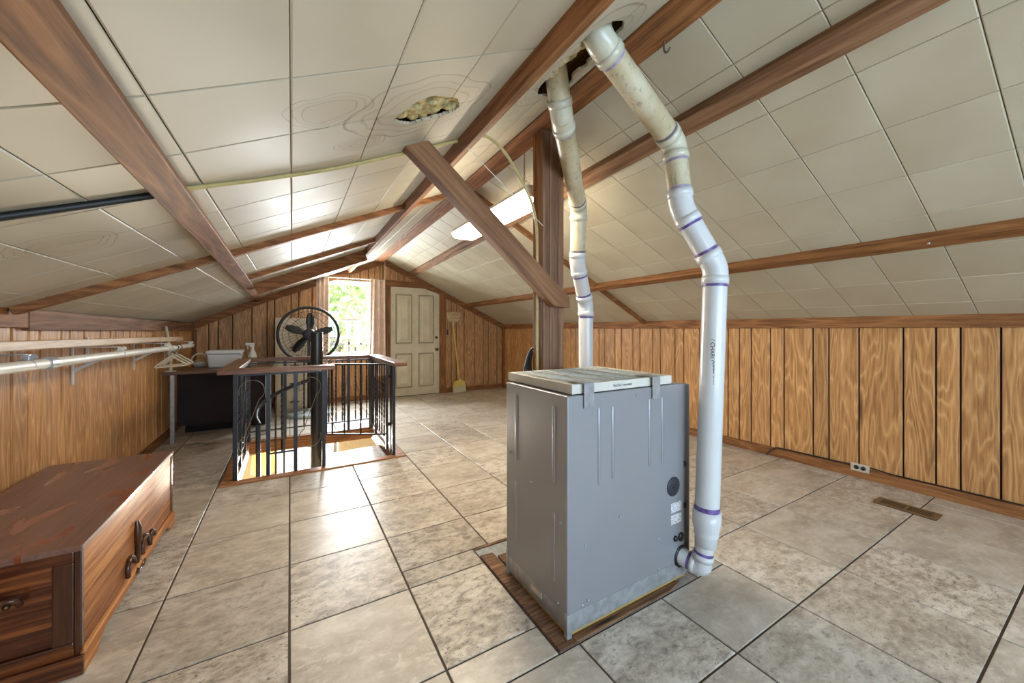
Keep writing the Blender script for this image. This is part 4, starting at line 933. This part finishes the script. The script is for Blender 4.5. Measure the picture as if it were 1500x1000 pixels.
def hanger(y, tilt, m, label):
    t = thing('clothes_hanger', label, 'hanger', (-1.0, y, 1.08), 'hangers on the clothes rail')
    z0 = 1.058+(5.75-y)*.0097; xr = -1.0+.0031*(5.75-y)
    hk = MB(); hk.tube([(xr+.0272*math.cos(q), y, z0+.0272*math.sin(q)) for q in [math.pi*(1.05-1.45*i/14) for i in range(15)]]+[(xr+.012, y+tilt*.01, z0-.036), (-1.0, y+tilt*.02, z0-.05), (-1.0, y+tilt*.02, z0-.075)], .0035, 6); hk.build('hook', 'wire', t)
    b = MB(); zb = z0-.075
    b.tube(smoothpath([(-1.0, y+tilt*.02, zb), (-.88, y+tilt*.14, zb-.10), (-1.12, y-tilt*.10, zb-.11), (-1.0, y+tilt*.02, zb)], .03), .008, 8); b.build('arm', m, t)
    return t
for y, tl, lb in ((4.84, .35, 'cream clothes hanger on the white rail farthest from the desk'), (4.99, .3, 'cream clothes hanger between two others on the white rail'), (5.13, .4, 'cream clothes hanger on the white rail right by the hanging strap')): hanger(y, tl, 'cream', lb)
sp_ = tag(MB().tube([(-1.176, 5.48, 1.275), (-1.105, 5.225, 1.165), (-1.1005, 5.21, 1.12), (-1.095, 5.22, 1.0), (-1.06, 5.26, .97)], [.014, .016, .016, .016, .012], 10).build('hanging_strap', 'cream'), 'cream strap hanging over the rails by the corner', 'strap')
lampc = thing('clamp_stand', 'cream jointed clamp-on lamp arm fixed to the desk edge', 'lamp arm', (-1.12, 5.42, .786))
mb = MB(); mb.box(-1.16, -1.08, 5.39, 5.45, .786, .80); mb.tube([(-1.12, 5.42, .80), (-1.12, 5.42, .90)], .014, 10); mb.build('clamp', 'cream', lampc)
mb = MB(); mb.tube([(-1.12, 5.42, .90), (-1.17, 5.44, 1.12)], .012, 8); mb.tube([(-1.12, 5.42, .90), (-1.07, 5.43, 1.0), (-1.14, 5.44, 1.06)], .006, 8); mb.build('arm', 'cream', lampc)

# ================================================================== cedar chest
ch = thing('cedar_chest', 'worn reddish cedar chest standing along the plank wall', 'chest', (-.93, 2.59, 0))
cx0, cx1, cy0, cy1, chh = -1.195, -.657, 1.976, 3.20, .467
mb = MB(); mb.box(cx0, cx1+.008, cy0-.008, cy1+.008, .445, chh); mb.build('lid', 'lid', ch, .004)
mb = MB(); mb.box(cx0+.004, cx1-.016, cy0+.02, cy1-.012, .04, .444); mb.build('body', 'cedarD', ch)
n = 4
for k in range(n):
    z0, z1 = .085+(.444-.085)*k/n, .085+(.444-.085)*(k+1)/n
    mb = MB(); mb.box(cx1-.015, cx1, cy0+.022, cy1-.03, z0+.0005, z1-.0005); mb.build('front_board', 'cedarY', ch, .0012)
mb = MB(); mb.box(cx1-.016, cx1+.003, cy0, cy0+.021, .03, .444); mb.build('corner_post', 'cedarD', ch, .003)
mb = MB(); mb.box(cx1-.016, cx1+.005, cy1-.029, cy1, .03, .444); mb.build('corner_post', 'cedarD', ch, .003)
for k in range(4):
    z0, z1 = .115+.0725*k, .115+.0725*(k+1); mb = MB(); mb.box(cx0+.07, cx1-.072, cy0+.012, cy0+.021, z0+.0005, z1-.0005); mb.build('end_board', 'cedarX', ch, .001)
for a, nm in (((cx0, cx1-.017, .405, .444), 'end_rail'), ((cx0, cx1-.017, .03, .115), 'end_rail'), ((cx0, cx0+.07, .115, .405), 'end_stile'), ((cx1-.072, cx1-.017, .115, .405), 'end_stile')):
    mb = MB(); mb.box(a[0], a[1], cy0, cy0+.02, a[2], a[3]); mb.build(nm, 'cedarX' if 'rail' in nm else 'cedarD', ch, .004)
mb = MB(); poly = [(cy0-.006, 0), (cy0+.10, 0), (cy0+.13, .03), (cy0+.18, .045), (cy1-.18, .045), (cy1-.13, .03), (cy1-.10, 0), (cy1+.006, 0), (cy1+.006, .075), (cy1-.02, .084), (cy0+.02, .084), (cy0-.006, .075)]
mb.prism([(cx1, y, z+.001) for y, z in poly], (.014, 0, 0)); mb.build('base_moulding', 'cedarY', ch, .003)
mb = MB(); poly = [(cx0, 0), (cx0+.1, 0), (cx0+.15, .035), (cx1-.15, .035), (cx1-.1, 0), (cx1+.013, 0), (cx1+.013, .07), (cx0, .07)]
mb.prism([(x, cy0-.007, z+.001) for x, z in poly], (0, -.010, 0)); mb.build('base_moulding', 'cedarX', ch, .003)
def arc3(y, z, r0, r1, a0, a1, nm, rad=.010):
    mb = MB(); mb.tube([(cx1+.012, y+r0*math.cos(a0+(a1-a0)*i/14), z+r1*math.sin(a0+(a1-a0)*i/14)) for i in range(15)], rad, 8); return mb.build(nm, 'cedarD', ch)
mb = MB(); mb.tube([(cx1+.008, 2.535, .10), (cx1+.010, 2.535, .135), (cx1+.010, 2.535, .19), (cx1+.010, 2.535, .205), (cx1+.010, 2.535, .27), (cx1+.008, 2.535, .305)], [.008, .011, .010, .016, .016, .007], 10); mb.build('carved_spindle', 'cedarD', ch)
arc3(2.435, .125, .04, .05, .2, 3.6, 'carved_scroll'); arc3(2.64, .125, .045, .06, .2, 3.4, 'carved_scroll'); arc3(2.75, .11, .035, .05, .2, 3.4, 'carved_scroll'); arc3(2.55, .085, .05, .03, 3.3, 6.2, 'carved_scroll', .013)
mb = MB(); mb.tube(smoothpath([(-.86, cy0-.002, .30), (-.86, cy0-.03, .335), (-.80, cy0-.03, .335), (-.80, cy0-.002, .30)], .02), .009, 8); hd = mb.build('handle', 'cedarD', ch)
mb = MB(); mb.ball((-.83, cy0-.005, .305), .010, 8); mb.build('boss', 'brass', ch)

# ================================================================== small things on the right
rg = thing('floor_register', 'bronze slotted heating register set in the tile floor', 'register', (3.69, .855, 0))
x0, x1, y0, y1 = 3.622, 3.772, .70, 1.01
mb = MB(); mb.box(x0, x1, y0, y1, .0005, .003); mb.build('backing', 'black', rg)
for a in ((x0, x0+.03, y0, y1), (x1-.03, x1, y0, y1), (x0+.03, x1-.03, y0, y0+.03), (x0+.03, x1-.03, y1-.03, y1), (x0+.03, x1-.03, (y0+y1)/2-.01, (y0+y1)/2+.01)): mb = MB(); mb.box(*a, .003, .007); mb.build('frame', 'reg', rg, .0015)
for k in range(21):
    y = y0+.036+.0118*k
    if abs(y-(y0+y1)/2) < .014: continue
    mb = MB(); mb.box(x0+.03, x1-.03, y-.0022, y+.0022, .003, .0036); mb.build('slat', 'reg', rg)
xo = XR(1.22)-.021
ol = thing('wall_outlet', 'ivory double outlet plate mounted on the baseboard', 'outlet', (xo, 1.225, .088))
mb = MB(); mb.box(xo-.008, xo, 1.165, 1.285, .058, .122); mb.build('plate', 'outlet', ol, .002)
for y in (1.203, 1.247):
    mb = MB(); mb.lathe([(.017, 0), (.017, .003), (.0005, .0035)], (xo-.008, y, .09), 16, True, Matrix.Rotation(-math.pi/2, 3, 'Y')); rc = mb.build('receptacle', 'black', ol)
def xb(y): return XR(y)-.026
cable('power_cable', [(xb(1.9)-.03, 1.92, .006), (xb(1.88), 1.89, .06), (xb(1.85)+.004, 1.85, .095), (xb(1.6)+.012, 1.6, .096), (xb(1.35)+.012, 1.35, .097), (xb(1.28)-.006, 1.29, .105)], .006, 'blackcable', 'black cord running along the baseboard top to the outlet', 'cord', .03)
cable('power_cable', [(xb(1.16), 1.16, .11), (xb(1.05)+.010, 1.05, .094), (xb(.5)+.012, .5, .094), (xb(-.3)+.012, -.3, .094)], .005, 'blackcable', 'black cord running along the baseboard from the outlet past the register', 'cord', .03)
mb = MB()
for k, f in enumerate((1.12, .52, .58, .66)):
    mb.tube([(1.333+(1.287-1.333+.05*math.cos(t))*f, 1.934+.0115*k, 1.123+(1.0-1.123+.125*math.sin(t)+.05*math.cos(t))*f) for t in [2*math.pi*i/28 for i in range(29)]], .006, 6, False)
tag(mb.build('cord_coil', 'blackcable'), 'coiled black cord hanging beside the boxed post', 'cord')
mb = MB(); mb.box(1.315, 1.365, 1.924, 1.985, 1.085, 1.113); tag(mb.build('timber_cleat', 'beamZ', None, .004), 'short timber cleat behind the boxed post holding the coiled black cord', 'timber')
def nail(p, lab, n):
    mb = MB(); a = V(p); mb.tube([a, a+V(n)*.03], .003, 6); mb.ball(tuple(a+V(n)*.03), .006, 6); return tag(mb.build('nail', 'galv'), lab, 'nail')
nail((3.08, .62, zc(3.08, .62)-.05), 'bent nail sticking out of the slim low beam', (-.5, 0, -.6))
cable('thin_cable', [(-.98, 5.25, .004), (-.85, 5.30, .004), (-.78, 5.18, .004), (-.70, 5.24, .004)], .003, 'blackcable', 'thin dark cord lying on the floor before the desk', 'cord', .05)

# ================================================================== outside
mb = MB(); mb.box(-30, 40, YB+.5, 60, -2.9, -2.8); struct(mb.build('yard_ground', 'grass'), 'lawn below the gable window, coloured pale to look overexposed')
dkr = thing('deck_railing', 'pale weathered deck railing outside the gable window', 'railing', (1.5, 9.0, 0))
mb = MB(); mb.box(-1.5, 4.5, 8.98, 9.06, 1.02, 1.10); mb.build('top_rail', 'deckwood', dkr, .005)
mb = MB(); mb.box(-1.5, 4.5, 9.0, 9.04, .90, .98); mb.build('mid_rail', 'deckwood', dkr, .005)
for k in range(24): mb = MB(); x = -1.4+.25*k; mb.box(x, x+.045, 9.0, 9.045, .001, 1.02); mb.build('baluster', 'deckwood', dkr, .003)
mb = MB(); mb.box(-1.6, 4.6, YB+.16, 9.1, -.08, 0); struct(mb.build('floor_deck', 'deckwood'), 'outdoor deck boards beyond the gable wall')
mb = MB(); mb.box(.0, 2.2, 8.3, 8.7, .002, .72); tag(mb.build('covered_bench', 'bluetarp', None, .05), 'blue-grey covered bench on the deck outside the window', 'bench')
def tree(x, y, h, r, m, label, seed):
    rnd = random.Random(seed); t = thing('tree', label, 'tree', (x, y, -2.8), 'trees outside the gable window')
    mb = MB(); mb.tube([(x, y, -2.8), (x+.1, y, -1.0), (x-.05, y+.1, h-r*.6)], [.22, .16, .07], 10); mb.build('trunk', 'bark', t)
    mb = MB()
    for i in range(2600):
        a, b, q = rnd.random()*6.28, math.acos(rnd.uniform(-1, 1)), rnd.random()**.4
        lob = 1+.25*math.sin(3*a+seed)*math.sin(2*b)
        p = V((x+r*q*lob*math.sin(b)*math.cos(a), y+r*q*lob*math.sin(b)*math.sin(a), h-r*.4+1.25*r*q*lob*math.cos(b)))
        d1 = V((rnd.uniform(-1, 1), rnd.uniform(-1, 1), rnd.uniform(-1, 1))).normalized(); d2 = d1.cross(V((rnd.uniform(-1, 1), rnd.uniform(-1, 1), rnd.uniform(-1, 1)))).normalized(); s = rnd.uniform(.07, .16)
        mb.add([p-d1*s, p+d2*s*.45, p+d1*s, p-d2*s*.45], [(0, 1, 2, 3)])
    o = mb.build('foliage', m, t, 0, False); o['kind'] = 'stuff'
    return t
tree(1.3, 12.5, 2.6, 1.7, 'leafB', 'pale leafy tree nearest the deck outside the window', 1)
tree(4.6, 15.0, 3.0, 2.0, 'leafA', 'darker green tree behind the pale leafy tree', 2)
tree(-.6, 17.0, 3.6, 2.4, 'leafA', 'tall green tree on the cabinet side of the window view', 3)
tree(3.0, 22.0, 3.4, 3.4, 'leafB', 'broad pale tree far behind the others', 4)
